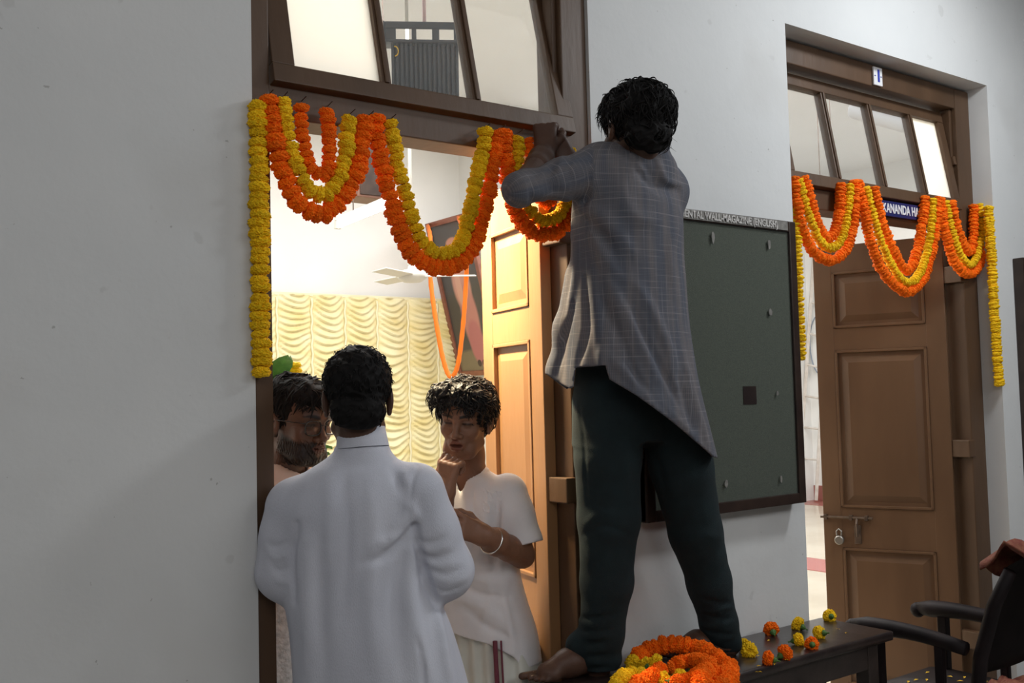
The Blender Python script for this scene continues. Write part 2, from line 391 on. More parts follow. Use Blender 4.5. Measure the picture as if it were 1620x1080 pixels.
def sash(name, X0, X1, z0, z1, yc, tilt, mull, milk, stw=.055, rail=.05):
    """centre-hung transom sash, its top tipped into the hall"""
    zc = (z0+z1)/2; s = empty(name, ((X0+X1)/2, yc, zc)); s.rotation_euler = (R(-tilt), 0, 0); tag(s, kind='structure')
    w = (X1-X0)/2; h = (z1-z0)/2; t = .019
    MB().box(-w, w, -t, t, -h, -h+rail, .003).build('bottom_rail', 'paint', s)
    MB().box(-w, w, -t, t, h-rail, h, .003).build('top_rail', 'paint', s)
    for k in (-1, 1): MB().box(k*w, k*(w-stw), -t+.001, t-.001, -h+rail, h-rail, .003).build('stile', 'paint', s)
    xs = [-w+stw]
    for m_ in mull:
        x = m_-(X0+X1)/2
        mb = MB(); mb.box(x-.014, x+.014, -t+.002, t-.002, -h+rail, h-rail, .003); mb.box(x-.006, x+.006, -t-.004, -t+.004, -h+rail, h-rail, .002); mb.build('mullion', 'paint', s)
        xs += [x-.014, x+.014]
    xs.append(w-stw)
    for i in range(0, len(xs), 2):
        MB().box(xs[i]-.004, xs[i+1]+.004, -.002, .002, -h+rail-.004, h-rail+.004).build('pane', 'milkglass' if (i//2) in milk else 'glass', s)
    for k in (-1, 1):
        MB().box(k*w, k*(w+.03), -.03, .012, -.02, .02, .003).build('pivot', 'paint', s)
    return s
sash('window_1', 1.003, 1.965, 2.273, 2.80, 2.365, 13, (1.325, 1.615), (0,), stw=.06)
sash('window_2', 3.07, 4.262, 2.262, 2.72, 2.425, 10, (3.39, 3.70, 4.0), (3,), stw=.045, rail=.048)
# hooks and number plate, sign
MB()
o = MB().box(3.655, 3.715, 2.380, 2.387, 2.735, 2.81, .001).build('number_plate', 'whitesign'); tag(o, 'small white enamel plate numbered 1 over the right doorway', 'sign')
text_obj('digit', '1', .066, 'blue', o, Matrix.Translation((3.671, 2.379, 2.772)) @ Matrix.Rotation(R(90), 4, 'X'), bold=.003)
text_obj('dash', '-', .03, 'blue', o, Matrix.Translation((3.658, 2.379, 2.775)) @ Matrix.Rotation(R(90), 4, 'X'))
text_obj('dash', '-', .03, 'blue', o, Matrix.Translation((3.700, 2.379, 2.775)) @ Matrix.Rotation(R(90), 4, 'X'))
SX0, SX1 = float(W(1370, 316, Y=2.378)[0]), float(W(1464, 325, Y=2.378)[0])
o = MB().box(SX0, SX1, 2.378, 2.390, 2.196, 2.258, .001).build('name_sign', 'bluesign'); tag(o, 'dark blue hall name plate with white capitals on the right doorway beam', 'sign')
text_obj('lettering', 'VIVEKANANDA HALL', .052, 'whitesign', o, Matrix.Translation((SX0+.034, 2.377, 2.226)) @ Matrix.Rotation(R(90), 4, 'X'), bold=.0014, fit=float(W(1461, 325, Y=2.378)[0])-SX0-.034)

# ---- door 2 leaf hardware, placed on the right leaf
lf2 = [c for c in d2.children if c.name.startswith('door_leaf')][0]
hb = MB(); hb.tube([(.35, .028, .885), (.585, .028, .885)], .006, 8)
for x in (.37, .44, .555): hb.box(x, x+.015, .017, .036, .873, .897, .002)
hb.tube([(.42, .028, .885), (.42, .04, .86), (.42, .035, .80)], .005, 6)
hb.box(.405, .435, .017, .024, .765, .85, .002)
bolt = hb.build('bolt', 'iron', lf2)
pk = MB(); pk.tube([(.513, .03, .80), (.515, .03, .82), (.503, .03, .832), (.491, .03, .82), (.493, .03, .80)], .0035, 6)
pk.tube([(.503, .018, .78), (.503, .021, .78), (.503, .036, .78), (.503, .039, .78)], [.016, .021, .021, .017], 16)
pk.build('padlock', 'steel', lf2)

# ---------------------------------------------------------------- notice board
nb_ = empty('notice_board', (2.54, 2.3, 1.1)); tag(nb_, 'dark framed notice board with green felt under a painted title on the wall', 'notice board')
bx0, bx1, bz0, bz1, by = 2.165, 2.925, 1.105, 2.085, 2.24
def NB(mb, n, mt): o = mb.build(n, mt, nb_); o.location = (-2.54, -2.3, -1.1); return o
NB(MB().box(bx0, bx1, by+.012, 2.299, bz0, bz1), 'back_box', 'frame')
for (a, b2, c, d_) in ((bx0, bx0+.035, bz0, bz1), (bx1-.035, bx1, bz0, bz1)): NB(MB().box(a, b2, by, by+.035, c, d_, .004), 'frame_side', 'frame')
for (c, d_) in ((bz0, bz0+.035), (bz1-.038, bz1)): NB(MB().box(bx0+.034, bx1-.034, by+.001, by+.035, c, d_, .003), 'frame_rail', 'frame')
NB(MB().box(bx0+.03, bx1-.03, by+.009, by+.0125, bz0+.03, bz1-.03), 'felt', 'felt')
NB(MB().box(bx0+.03, bx1-.03, by+.003, by+.006, bz0+.03, bz1-.03), 'pane', 'clearglass')
NB(MB().box(bx0+.02, bx1-.045, by-.0015, by+.002, bz1-.034, bz1-.003), 'title_strip', 'strip')
text_obj('title_lettering', 'DEPARTMENTAL WALL-MAGAZINE (ENGLISH)', .033, 'whitepaint', nb_, Matrix.Translation((-2.54, -2.3, -1.1)) @ Matrix.Translation((bx0+.075, by-.003, bz1-.019)) @ Matrix.Rotation(R(90), 4, 'X'), bold=.0008, fit=float(W(1229, 350, Y=by)[0])-bx0-.075)
for (px, py, w_, h_) in ((1128, 375, .022, .05), (1217, 386, .018, .045), (1219, 493, .022, .03), (1230, 622, .014, .02), (1149, 765, .02, .03), (1236, 757, .015, .03)):
    p = W(px, py, Y=by+.002)
    sh = MB(); pts = [(p[0]+w_/2*math.cos(a)*random.uniform(.6, 1), p[2]+h_/2*math.sin(a)*random.uniform(.6, 1)) for a in np.linspace(0, 6.283, 9)[:-1]]
    sh.prism(pts, 1, by+.0013, by+.0029); NB(sh, 'paper_scrap', 'strip')
p = W(1190, 625, Y=by); NB(MB().box(p[0]-.035, p[0]+.03, by+.007, by+.0092, p[2]-.03, p[2]+.03), 'dark_patch', 'frame')
# latch studs on left edge
for z in (1.3, 1.9): NB(MB().box(bx0-.01, bx0+.002, by+.01, by+.03, z, z+.06, .002), 'hinge', 'iron')
# second board at the right edge
rb = empty('wall_board', (4.72, 2.3, 1.4)); tag(rb, 'black framed board cut off by the photo edge right of the right door', 'notice board')
MB().box(-.18, .4, -.05, -.001, -.62, .66, .004).build('board_frame', 'frame', rb)
MB().box(-.15, .37, -.054, -.049, -.58, .62).build('felt', 'felt', rb)
# ---------------------------------------------------------------- bench
BZ = .69
bn = empty('wooden_bench', (2.3, 2.14, 0)); tag(bn, 'long dark polished wooden bench against the wall that the man stands on', 'bench')
MB().box(-.62, .735, -.145, .145, BZ-.032, BZ, .010).build('bench_top', 'darkwood', bn, True)
MB().box(-.55, .66, -.125, -.105, BZ-.11, BZ-.033, .004).build('apron', 'darkwood', bn)
MB().box(-.55, .66, .105, .125, BZ-.11, BZ-.033, .004).build('apron', 'darkwood', bn)
for x in (-.55, .61):
    for y in (-.128, .078):
        MB().box(x, x+.055, y, y+.05, 0, BZ-.033, .004).build('leg', 'darkwood', bn)
    MB().box(x+.01, x+.04, -.08, .08, .16, .21, .004).build('stretcher', 'darkwood', bn)
    MB().box(x+.01, x+.04, -.08, .08, BZ-.11, BZ-.033, .004).build('end_rail', 'darkwood', bn)

# ---------------------------------------------------------------- marigolds
def flower_mesh(name, flat, npet, sub, amp, seed):
    r_ = random.Random(seed); bm = bmesh.new(); bmesh.ops.create_icosphere(bm, subdivisions=sub, radius=1)
    P = []
    for i in range(npet):
        z = 1-2*(i+.5)/npet; t = i*2.39996+r_.uniform(-.25, .25); q = math.sqrt(max(0, 1-z*z)); P.append((q*math.cos(t), q*math.sin(t), z))
    P = np.array(P); V = np.array([v.co[:] for v in bm.verts]); V /= np.linalg.norm(V, axis=1)[:, None]
    dt = V @ P.T; srt = np.sort(dt, 1); d1_ = np.arccos(np.clip(srt[:, -1], -1, 1)); d2_ = np.arccos(np.clip(srt[:, -2], -1, 1))
    edge = np.clip((d2_-d1_)/(1.6/math.sqrt(npet)), 0, 1); idx = dt.argmax(1)
    pr = np.array([r_.uniform(.9, 1.08) for _ in range(npet)])
    rad = (1-amp+amp*edge**.45)*pr[idx]*(1+.02*np.array([r_.gauss(0, 1) for _ in range(len(V))]))
    V = V*rad[:, None]; V[:, 2] *= flat*(1-.25*np.exp(-((V[:, 0]**2+V[:, 1]**2)/.15)))
    for v, c in zip(bm.verts, V): v.co = c
    me = bpy.data.meshes.new(name); bm.to_mesh(me); bm.free(); me.polygons.foreach_set('use_smooth', [False]*len(me.polygons)); return me
FL = {}
for c in ('orange', 'yellow'):
    FL[c] = [flower_mesh('marigold', .66, 190, 4, .20, k) for k in range(3)]
    FL[c+'_f'] = [flower_mesh('marigold', .55, 110, 3, .18, k+9) for k in range(3)]
    FL[c+'_b'] = [flower_mesh('marigold', .80, 170, 4, .26, k+20) for k in range(2)]
    for k in FL:
        if k.startswith(c):
            for me in FL[k]:
                if not me.materials: me.materials.append(MAT[c])
def smooth_path(P, n=300):
    P = np.array(P, float); m_ = len(P)
    if m_ == 2: t = np.linspace(0, 1, n)[:, None]; return P[0]*(1-t)+P[1]*t
    Q = np.vstack([2*P[0]-P[1], P, 2*P[-1]-P[-2]]); out = []
    for i in range(m_-1):
        a, b_, c, d_ = Q[i:i+4]; t = np.linspace(0, 1, 24, endpoint=False)[:, None]
        out.append(.5*((2*b_)+(c-a)*t+(2*a-5*b_+4*c-d_)*t*t+(3*b_-a-3*c+d_)*t**3))
    out.append(P[-1:]); return np.vstack(out)
def garland(P3, colour, rad, step, label, group=None, kind='orange', thread=True, jit=.12, cap=300, name='marigold_garland', suf=''):
    P = smooth_path(P3); seg = np.linalg.norm(np.diff(P, axis=0), axis=1); s = np.concatenate([[0], np.cumsum(seg)])
    n = min(cap, max(2, int(s[-1]/step))); g = empty(name, tuple(P[0])); tag(g, label, 'garland', group); o0 = P[0]
    if thread:
        idx = np.linspace(0, len(P)-1, 24).astype(int)
        th = MB(); th.tube([P[i]-o0 for i in idx], .0012, 5); th.build('thread', 'green', g)
    for i in range(n+1):
        t = s[-1]*i/n; c = np.array([np.interp(t, s, P[:, k]) for k in range(3)])
        e = np.array([np.interp(min(t+.01, s[-1]), s, P[:, k])-np.interp(max(t-.01, 0), s, P[:, k]) for k in range(3)])
        f = bpy.data.objects.new('marigold', random.choice(FL[colour+suf])); COL.objects.link(f); f.parent = g
        j = rad*jit
        f.location = tuple(c-o0+np.array([random.uniform(-j, j) for _ in range(3)]))
        q = Vector(e).to_track_quat('Z', 'Y'); qq = Matrix.Rotation(random.uniform(0, 6.28), 3, 'Z').to_quaternion()
        tl = Matrix.Rotation(random.uniform(-.22, .22), 3, 'X').to_quaternion()
        f.rotation_mode = 'QUATERNION'; f.rotation_quaternion = q @ tl @ qq
        k = rad*random.uniform(.98, 1.16); f.scale = (k, k, k)
    return g
def gp(pts, Y, dy=0.0):
    """hanging line measured on the door front; loops lower down hang a little forward"""
    return [W(x, y, Y=Y+dy) for x, y in pts]
G1 = 2.287
garland(gp([(408, 168), (409, 260), (411, 367), (412, 480), (414, 588)], G1), 'yellow', .0235, .0215, 'yellow marigold strand hanging straight down the left post of the near doorway')
garland(gp([(425, 160), (430, 188), (437, 229), (446, 272), (462, 308), (484, 331), (509, 338), (534, 324), (555, 293), (568, 258), (575, 215), (578, 190)], G1, -.008), 'orange', .0235, .0215, 'outer orange marigold loop of the left swag on the near doorway')
garland(gp([(448, 162), (453, 200), (460, 236), (473, 276), (491, 302), (511, 309), (530, 293), (545, 254), (550, 215), (554, 192)], G1, -.012), 'yellow', .0215, .021, 'yellow marigold loop inside the left swag on the near doorway')
garland(gp([(477, 172), (478, 204), (484, 247), (495, 270), (511, 279), (521, 262), (521, 222), (518, 178)], G1, -.010), 'orange', .0185, .0185, 'smallest orange marigold loop, innermost of the left swag on the near doorway')
garland(gp([(594, 190), (599, 229), (609, 283), (622, 329), (632, 362), (645, 390), (669, 415), (698, 423), (730, 414), (750, 386), (761, 351), (772, 304), (780, 258), (786, 212)], G1, -.010), 'orange', .0235, .0215, 'outer orange marigold loop of the long middle swag on the near doorway')
garland(gp([(618, 196), (624, 233), (633, 279), (644, 319), (653, 352), (665, 379), (684, 398), (704, 403), (724, 391), (736, 367), (743, 335), (752, 293), (761, 250), (767, 210)], G1, -.014), 'yellow', .0215, .021, 'inner yellow marigold loop of the long middle swag on the near doorway')
garland(gp([(797, 212), (800, 251), (804, 292), (813, 329), (830, 357), (856, 371), (884, 364), (903, 337), (908, 290), (910, 250)], G1, -.01), 'orange', .0225, .021, 'outer orange marigold loop of the right swag beside the raised arm')
garland(gp([(819, 222), (819, 265), (824, 305), (837, 333), (860, 350), (884, 341), (895, 316), (899, 270), (900, 240)], G1, -.014), 'yellow', .0195, .0195, 'yellow marigold loop inside the right swag beside the raised arm')
garland(gp([(836, 222), (840, 262), (846, 300), (862, 322), (876, 312), (882, 285), (884, 250)], G1, -.012), 'orange', .0165, .017, 'smallest orange marigold loop, innermost of the swag beside the raised arm')
# hooks (nails) on the beam
nl = MB()
for x, y in ((425, 150), (448, 153), (477, 160), (518, 168), (554, 180), (583, 183), (618, 188), (767, 202), (790, 205), (819, 211)):
    p = W(x, y, Y=2.316); nl.tube([p, p+np.array([0, -.03, .006])], .0014, 5)
tag(nl.build('nails', 'iron'), 'row of small nails in the near doorway beam holding the garlands', 'nails', kind='stuff')
G2 = 2.362
def z8(P): return [(1220+x/2.7, 240+y/2.7) for x, y in P]
S2 = [('left', [(98, 115), (106, 200), (133, 330), (182, 425), (245, 462), (308, 435), (342, 350), (358, 235), (352, 128)],
       [(120, 122), (146, 220), (182, 330), (220, 395), (262, 410), (304, 362), (324, 262), (336, 145)],
       [(145, 115), (170, 210), (200, 315), (238, 372), (272, 340), (292, 245), (298, 142)]),
      ('middle', [(370, 130), (396, 250), (430, 395), (475, 505), (530, 572), (588, 595), (645, 550), (683, 440), (702, 320), (710, 200)],
       [(405, 155), (435, 270), (470, 385), (515, 485), (570, 555), (620, 540), (655, 465), (680, 350), (690, 205)],
       [(440, 160), (465, 270), (500, 375), (540, 460), (585, 505), (620, 440), (646, 310), (657, 200)]),
      ('right', [(722, 205), (736, 310), (765, 425), (800, 495), (845, 522), (888, 485), (908, 380), (912, 245)],
       [(745, 218), (770, 330), (800, 425), (848, 482), (880, 440), (900, 335), (888, 228)],
       [(770, 215), (790, 310), (820, 395), (848, 428), (864, 360), (866, 235)])]
for nm, a, b_, c in S2:
    garland(gp(z8(a), G2, 0), 'orange', .021, .0155, f'outer orange marigold loop of the {nm} swag on the far right doorway', suf='_f')
    garland(gp(z8(b_), G2, -.012), 'yellow', .0175, .0155, f'yellow marigold loop in the middle of the {nm} swag on the far right doorway', suf='_f')
    garland(gp(z8(c), G2, -.004), 'orange', .021, .0155, f'inner orange marigold loop of the {nm} swag on the far right doorway', suf='_f')
garland(gp(z8([(928, 240), (938, 400), (950, 620), (962, 820), (974, 992)]), 2.300), 'yellow', .021, .0145, 'yellow marigold strand hanging down the right post of the far doorway', suf='_f')
garland([W(1257, 285, Y=2.375), W(1261, 400, Y=2.375), W(1265, 500, Y=2.375), W(1268, 566, Y=2.375)], 'yellow', .019, .0165, 'yellow marigold strand hanging down the left post of the far doorway', suf='_f')

# loose flowers on the bench
def loose(px, py, colour, r, label, stem=True, z=None, yaw=None):
    p = W(px, py, Z=(BZ+r*.78) if z is None else z)
    o = bpy.data.objects.new('marigold_flower', random.choice(FL[colour+'_b'])); COL.objects.link(o)
    o.location = tuple(p); r = r*1.2; o.scale = (r, r, r); yaw = random.uniform(0, 6.28) if yaw is None else yaw
    o.rotation_euler = (R(random.uniform(50, 100)), 0, yaw); tag(o, label, 'flower', 'loose marigolds scattered on the bench')
    if stem:
        s = MB(); s.lathe([(.12, -1.15), (.3, -.95), (.42, -.7), (.3, -.55)], 10); s.tube([(0, 0, -1.1), (.05, 0, -1.5)], .1, 6); s.build('calyx', 'green', o)
loose(1312, 974, 'yellow', .0205, 'yellow marigold head nearest the far end of the bench', yaw=2.6)
loose(1262, 987, 'yellow', .0215, 'yellow marigold head near the back edge of the bench, second from its far end', yaw=3.3)
loose(1220, 995, 'orange', .0225, 'orange marigold head near the back edge of the bench, farthest orange one')
loose(1296, 1001, 'yellow', .021, 'yellow marigold head right of the orange one by the bench front, near the far end')
loose(1264, 1012, 'yellow', .0195, 'pale yellow marigold head touching an orange one on the bench')
loose(1284, 1018, 'orange', .0195, 'orange marigold head touching a yellow one on the bench')
loose(1242, 1032, 'orange', .022, 'orange marigold head in mid bench, behind the frontmost orange one')
loose(1215, 1041, 'orange', .020, 'frontmost small orange marigold head on the bench')
loose(1179, 1020, 'yellow', .019, 'yellow marigold head lying back of a pair beside the right foot')
loose(1185, 1029, 'yellow', .022, 'yellow marigold head lying front of a pair beside the right foot')
ptl = MB()
for (x, y, c) in ((1197, 1037, 0), (1213, 1013, 0), (1243, 1043, 0), (1197, 1053, 0), (1200, 1062, 0), (1340, 1001, 1), (1325, 995, 1), (1225, 1050, 0), (1160, 1062, 0)):
    p = W(x, y, Z=BZ+.002)
    for k in range(2):
        a = random.uniform(0, 6.28); q = p[:2]+np.array([random.uniform(-.006, .006), random.uniform(-.006, .006)]); dx, dy = .007*math.cos(a), .007*math.sin(a)
        vs = [ptl.bm.verts.new((q[0]+u, q[1]+v, BZ+.0015+h)) for u, v, h in ((dx, dy, .001), (-dy*.35, dx*.35, .003), (-dx, -dy, 0), (dy*.35, -dx*.35, .002))]
        ptl.bm.faces.new(vs)
tag(ptl.build('petals', 'petal'), 'tiny fallen marigold petals strewn over the bench top', 'petals', kind='stuff')
# heaped garland between the feet
zb = BZ
H = lambda pts: [W(x, y, Z=zb+z) for x, y, z in pts]
garland(H([(1012, 1045, .03), (1019, 1030, .045), (1037, 1023, .055), (1060, 1020, .06), (1085, 1020, .06), (1105, 1026, .05), (1125, 1035, .045), (1143, 1048, .035), (1155, 1062, .03), (1150, 1078, .03), (1130, 1090, .03)]), 'orange', .0262, .0225, 'thick orange marigold garland curled round the heap between his feet, back and right side', jit=.1)
garland(H([(1062, 1085, .03), (1090, 1075, .035), (1112, 1060, .05), (1120, 1050, .05), (1102, 1044, .045), (1085, 1046, .035), (1070, 1053, .03), (1063, 1056, .025)]), 'orange', .0225, .021, 'short orange marigold loop in the middle of the flower heap', jit=.1)
garland(H([(1045, 1060, .05), (1030, 1070, .045), (1015, 1080, .04), (1000, 1092, .035)]), 'orange', .0235, .020, 'smooth orange marigold length lying over the yellow ones in the heap', jit=.08)
garland(H([(1110, 1100, .03), (1108, 1085, .05), (1112, 1068, .055), (1125, 1062, .05), (1140, 1064, .045)]), 'orange', .0245, .022, 'orange marigold length crossing the right side of the heap', jit=.1)
garland(H([(975, 1085, .03), (985, 1072, .03), (998, 1068, .028), (1012, 1067, .025), (1020, 1075, .022)]), 'yellow', .0225, .021, 'short yellow marigold string at the left of the heap by the left foot', jit=.1)
for (x, y, r, z, c, l) in ((1002, 1049, .022, .026, 'yellow', 'dull yellow marigold head at the back left of the heap'), (1023, 1053, .022, .026, 'yellow', 'yellow marigold head in the left part of the heap'),
                           (1037, 1046, .019, .05, 'yellow', 'ragged yellow marigold head perched by the orange curl of the heap'), (1049, 1075, .021, .035, 'yellow', 'yellow marigold head at the front edge of the heap, left one'),
                           (1075, 1072, .021, .035, 'yellow', 'yellow marigold head at the front edge of the heap, right one'), (1070, 1079, .019, .045, 'orange', 'small orange marigold head at the very front of the heap')):
    loose(x, y, c, r, l, z=BZ+z)
gs = MB()
for k in range(26):
    p = W(random.uniform(1035, 1100), random.uniform(1045, 1078), Z=BZ+.012); gs.sphere(p, random.uniform(.005, .009), 1, (1, 1, 1.2))
tag(gs.build('flower_buds', 'green', None, True), 'dark green marigold buds and stems among the heap', 'buds', kind='stuff')

# ---------------------------------------------------------------- armchair
ch = empty('wooden_armchair', (3.41, 2.02, 0)); tag(ch, 'dark wooden armchair at lower right in front of the right doorway', 'chair')
CW = .20; SZ = .43
sb_ = MB(); sb_.prism([(-.21, -.22), (.21, -.22), (.225, .16), (.19, .205), (-.19, .205), (-.225, .16)], 2, SZ-.028, SZ); bmesh.ops.bevel(sb_.bm, geom=sb_.bm.edges[:], offset=.008, segments=2, affect='EDGES'); sb_.build('seat', 'chairwood', ch, True)
for s in (-1, 1):
    a = MB(); A = []
    for t in np.linspace(0, 1, 9): A.append((s*(CW+.01), .25-.43*t, .64+.018*math.sin(t*3.0)-.012*t))
    a.tube(A, [.022, .032, .031, .029, .027, .026, .025, .024, .023], 10); a.sphere((s*(CW+.01), .252, .632), .03, 2, (.9, 1, 1)); a.build('armrest', 'chairwood', ch, True)
    MB().box(s*(CW+.01)-.016, s*(CW+.01)+.016, .13, .165, SZ-.02, .625, .004).build('arm_post', 'chairwood', ch)
    MB().box(s*(CW+.01)-.012, s*(CW+.01)+.012, -.10, -.07, SZ-.02, .63, .004).build('arm_post', 'chairwood', ch)
    MB().tube([(s*.19, .17, 0), (s*.19, .17, SZ-.02)], [.018, .022], 8).build('leg', 'chairwood', ch, True)
    b_ = MB(); b_.tube([(s*.19, -.24, 0), (s*.19, -.20, .2), (s*.19, -.195, SZ), (s*.19, -.215, .6), (s*.19, -.27, .78), (s*.19, -.33, .90)], [.02, .022, .024, .024, .024, .021], 8); b_.build('back_post', 'chairwood', ch, True)
    MB().box(s*.19-.012, s*.19+.012, -.18, .16, .18, .21, .003).build('stretcher', 'chairwood', ch)
bk = MB(); V = []
for i in range(13):
    for j in range(9):
        u = -1+2*i/12; t = j/8
        V.append(bk.bm.verts.new((u*.185, -.205-.11*t**1.6-.02*(1-u*u), .55+.36*t+.03*(1-u*u)*t)))
for i in range(12):
    for j in range(8): bk.bm.faces.new((V[i*9+j], V[(i+1)*9+j], V[(i+1)*9+j+1], V[i*9+j+1]))
g_ = bmesh.ops.solidify(bk.bm, geom=bk.bm.faces[:], thickness=.025); bk.build('back_panel', 'chairwood', ch, True)
pt = MB()
for k in range(16):
    x, y = random.uniform(-.16, .16), random.uniform(-.12, .16); a = random.uniform(0, 6.28); dx, dy = .012*math.cos(a), .012*math.sin(a)
    vs = [pt.bm.verts.new((3.41+x+u, 2.02+y+v, SZ+.0015+h)) for u, v, h in ((dx, dy, .002), (-dy*.4, dx*.4, .004), (-dx, -dy, 0), (dy*.4, -dx*.4, .003))]; pt.bm.faces.new(vs)
tag(pt.build('chair_petals', 'petal'), 'tiny yellow petals fallen on the armchair seat', 'petals', kind='stuff')
# cloth over the chair back
def cloth(name, label, pts, material, thick=.006, seed=0):
    c = MB(); q = [[c.bm.verts.new(p) for p in row] for row in pts]
    for i in range(len(q)-1):
        for j in range(len(q[0])-1): c.bm.faces.new((q[i][j], q[i+1][j], q[i+1][j+1], q[i][j+1]))
    bmesh.ops.recalc_face_normals(c.bm, faces=c.bm.faces); bmesh.ops.solidify(c.bm, geom=c.bm.faces[:], thickness=thick)
    o = c.build(name, material, None, True); tag(o, label, 'cloth'); return o
rows = []
for i in range(15):
    u = i/14; row = []
    for j in range(13):
        v = j/12; d_ = v-.5
        x = 3.20+.33*u+.02*math.sin(9*v+3*u); y = 1.685+.20*d_+.02*math.sin(8*u)
        z = .975-abs(d_)*.20+.012*math.sin(14*u+6*v)-.02*u+.03*math.sin(5*u+1)
        row.append((x, y, z))
    rows.append(row)
cloth('folded_shawl', 'red and tan striped cloth draped over the top of the armchair back', rows, 'redcloth')
rows = [[(3.42+.20*u+.01*math.sin(20*v), 1.94-.17*v, .437+.018*math.sin(9*u+5*v)**2+.05*v*v*u) for v in np.linspace(0, 1, 12)] for u in np.linspace(0, 1, 12)]
cloth('red_cloth', 'crumpled red cloth on the back corner of the armchair seat', rows, 'redcloth', .004)
rows = [[(3.30+.20*u+.01*math.sin(20*v), 1.735-.03*v, .44-.25*v+.01*math.sin(9*u+5*v)) for v in np.linspace(0, 1, 12)] for u in np.linspace(0, 1, 12)]
cloth('green_cloth', 'green cloth hanging behind the armchair back at the corner of the photo', rows, 'greencloth', .004)

# ---------------------------------------------------------------- hall props
# ruched curtain
CX0, CX1, CZ0, CZ1, cw = 3.05, 5.77, .3, 2.47, .34
ncol = int(round((CX1-CX0)/cw)); nx = ncol*14; nz_ = 260
xs = np.linspace(CX0, CX1, nx+1); zs = np.linspace(CZ0, CZ1, nz_+1)
cur = empty('festoon_curtain', (CX0, 8.55, 0)); tag(cur, 'pale gold ruched satin curtain across the far wall of the hall', 'curtain')
for k in range(ncol):
    x_ = np.linspace(0, 1, 21); V = []; F = []; ph = random.uniform(0, 6); tw = random.uniform(.9, 1.1)
    for zi in zs:
        wob = .35*math.sin(zi*3.1+ph)+.25*math.sin(zi*7.7+ph*2)
        for u in x_:
            c = 2*u-1; sag = .085*(1-c*c)**.9
            f = ((zi+sag)/.062*tw+wob+.28*math.sin(5*u+zi*9+ph))
            s_ = f-math.floor(f); saw = (1-s_)**1.3 if s_ > .12 else s_/.12
            V.append((k*cw+u*cw, -(.012+.042*saw*(1-abs(c)**2.2)+.02*(1-c*c)), zi))
    n_ = len(x_)
    for i in range(nz_):
        for j in range(n_-1): F.append((i*n_+j, i*n_+j+1, (i+1)*n_+j+1, (i+1)*n_+j))
    me = bpy.data.meshes.new('curtain_panel'); me.from_pydata(V, [], F); mesh_obj('curtain_panel', me, 'curtain', cur, True)
    mb = MB(); mb.tube([(k*cw+.006*math.sin(z*40), -.022, z) for z in np.linspace(CZ0, CZ1-.03, 60)], .011, 6); mb.build('gather_tape', 'curtainband', cur, True)
mb = MB(); mb.box(0, CX1-CX0, -.02, 0, CZ1-.01, CZ1+.02, .004); mb.build('heading', 'curtainband', cur)
# leaning portrait, built in its own plane
blob_mat('painting', (.070, .062, .058), [(0, -.66, .6, .14, (.20, .16, .10)), (.03, .40, .105, .12, (.16, .09, .06)), (.0, .52, .12, .07, (.50, .22, .14)), (.0, .12, .15, .27, (.52, .26, .20)), (.03, -.20, .14, .34, (.46, .20, .17)), (.05, -.45, .12, .22, (.42, .15, .15)), (-.05, .1, .05, .2, (.58, .32, .24)), (.02, -.66, .035, .035, (.05, .03, .03)), (.10, -.66, .035, .035, (.05, .03, .03))])
pr_ = empty('portrait', (5.50, 8.14, 2.47)); tag(pr_, 'large framed painting of a robed standing figure leaning out from the wall', 'painting')
# local axes: x along -Y (photo right), y up the lean, z out towards -X
pr_.rotation_mode = 'QUATERNION'
ex = Vector((0, -1, 0)); ey = Vector((-.24, 0, 1)).normalized(); ez = ex.cross(ey)
M3 = Matrix((ex, ey, ez)).transposed(); pr_.rotation_quaternion = M3.to_quaternion()
pw, ph_ = .37, .78
for a in (-1, 1): MB().box(a*pw, a*(pw-.05), -ph_, ph_, -.02, .025, .006).build('frame_side', 'goldframe', pr_)
for a in (-1, 1): MB().box(-pw+.05, pw-.05, a*ph_, a*(ph_-.05), -.02, .024, .006).build('frame_rail', 'goldframe', pr_)
MB().box(-pw+.04, pw-.04, -ph_+.04, ph_-.04, -.012, .004).build('canvas', 'painting', pr_)
gl_ = empty('thin_garland', (5.3, 8.1, 2.5)); 
P = [W(681, 380, D=8.75), W(681, 440, D=8.7), W(690, 510, D=8.65), W(702, 572, D=8.62), W(713, 596, D=8.6), W(724, 578, D=8.55), W(732, 520, D=8.5), W(737, 450, D=8.45), W(738, 380, D=8.4)]
pc = lambda u, w_: np.array(pr_.location)+np.array(ex)*u+np.array(ey)*w_+np.array(ez)*.035
P = [pc(-.30, .755)]+P+[pc(.24, .755)]
P = smooth_path(P); bpy.data.objects.remove(gl_)
mb = MB(); mb.tube(P[::4], [.018+.003*(i % 2) for i in range(len(P[::4]))], 8); tag(mb.build('flower_garland', 'gar', None, True), 'thin smooth orange garland hung over the framed painting', 'garland')
# fan
fc = W(652, 437, D=7.0); fn = empty('ceiling_fan', tuple(fc)); tag(fn, 'cream ceiling fan with a long rod in the hall', 'fan')
MB().lathe([(.001, -.045), (.06, -.04), (.10, -.015), (.105, .01), (.08, .035), (.03, .05), (.02, .1)], 24).build('motor', 'fan', fn, True)
MB().lathe([(.012, .05), (.012, 4.3-fc[2])], 10).build('rod', 'fan', fn, True)
MB().lathe([(.02, .07), (.035, .09), (.03, .16), (.014, .18)], 14).build('canopy_cup', 'fan', fn, True)
for a in (-30, 90, 210):
    bl = MB(); bl.box(.08, .44, -.055, .055, -.004, .004, .003, Matrix.Rotation(R(a), 4, 'Z') @ Matrix.Rotation(R(9), 4, 'X')); bl.build('blade', 'fan', fn)
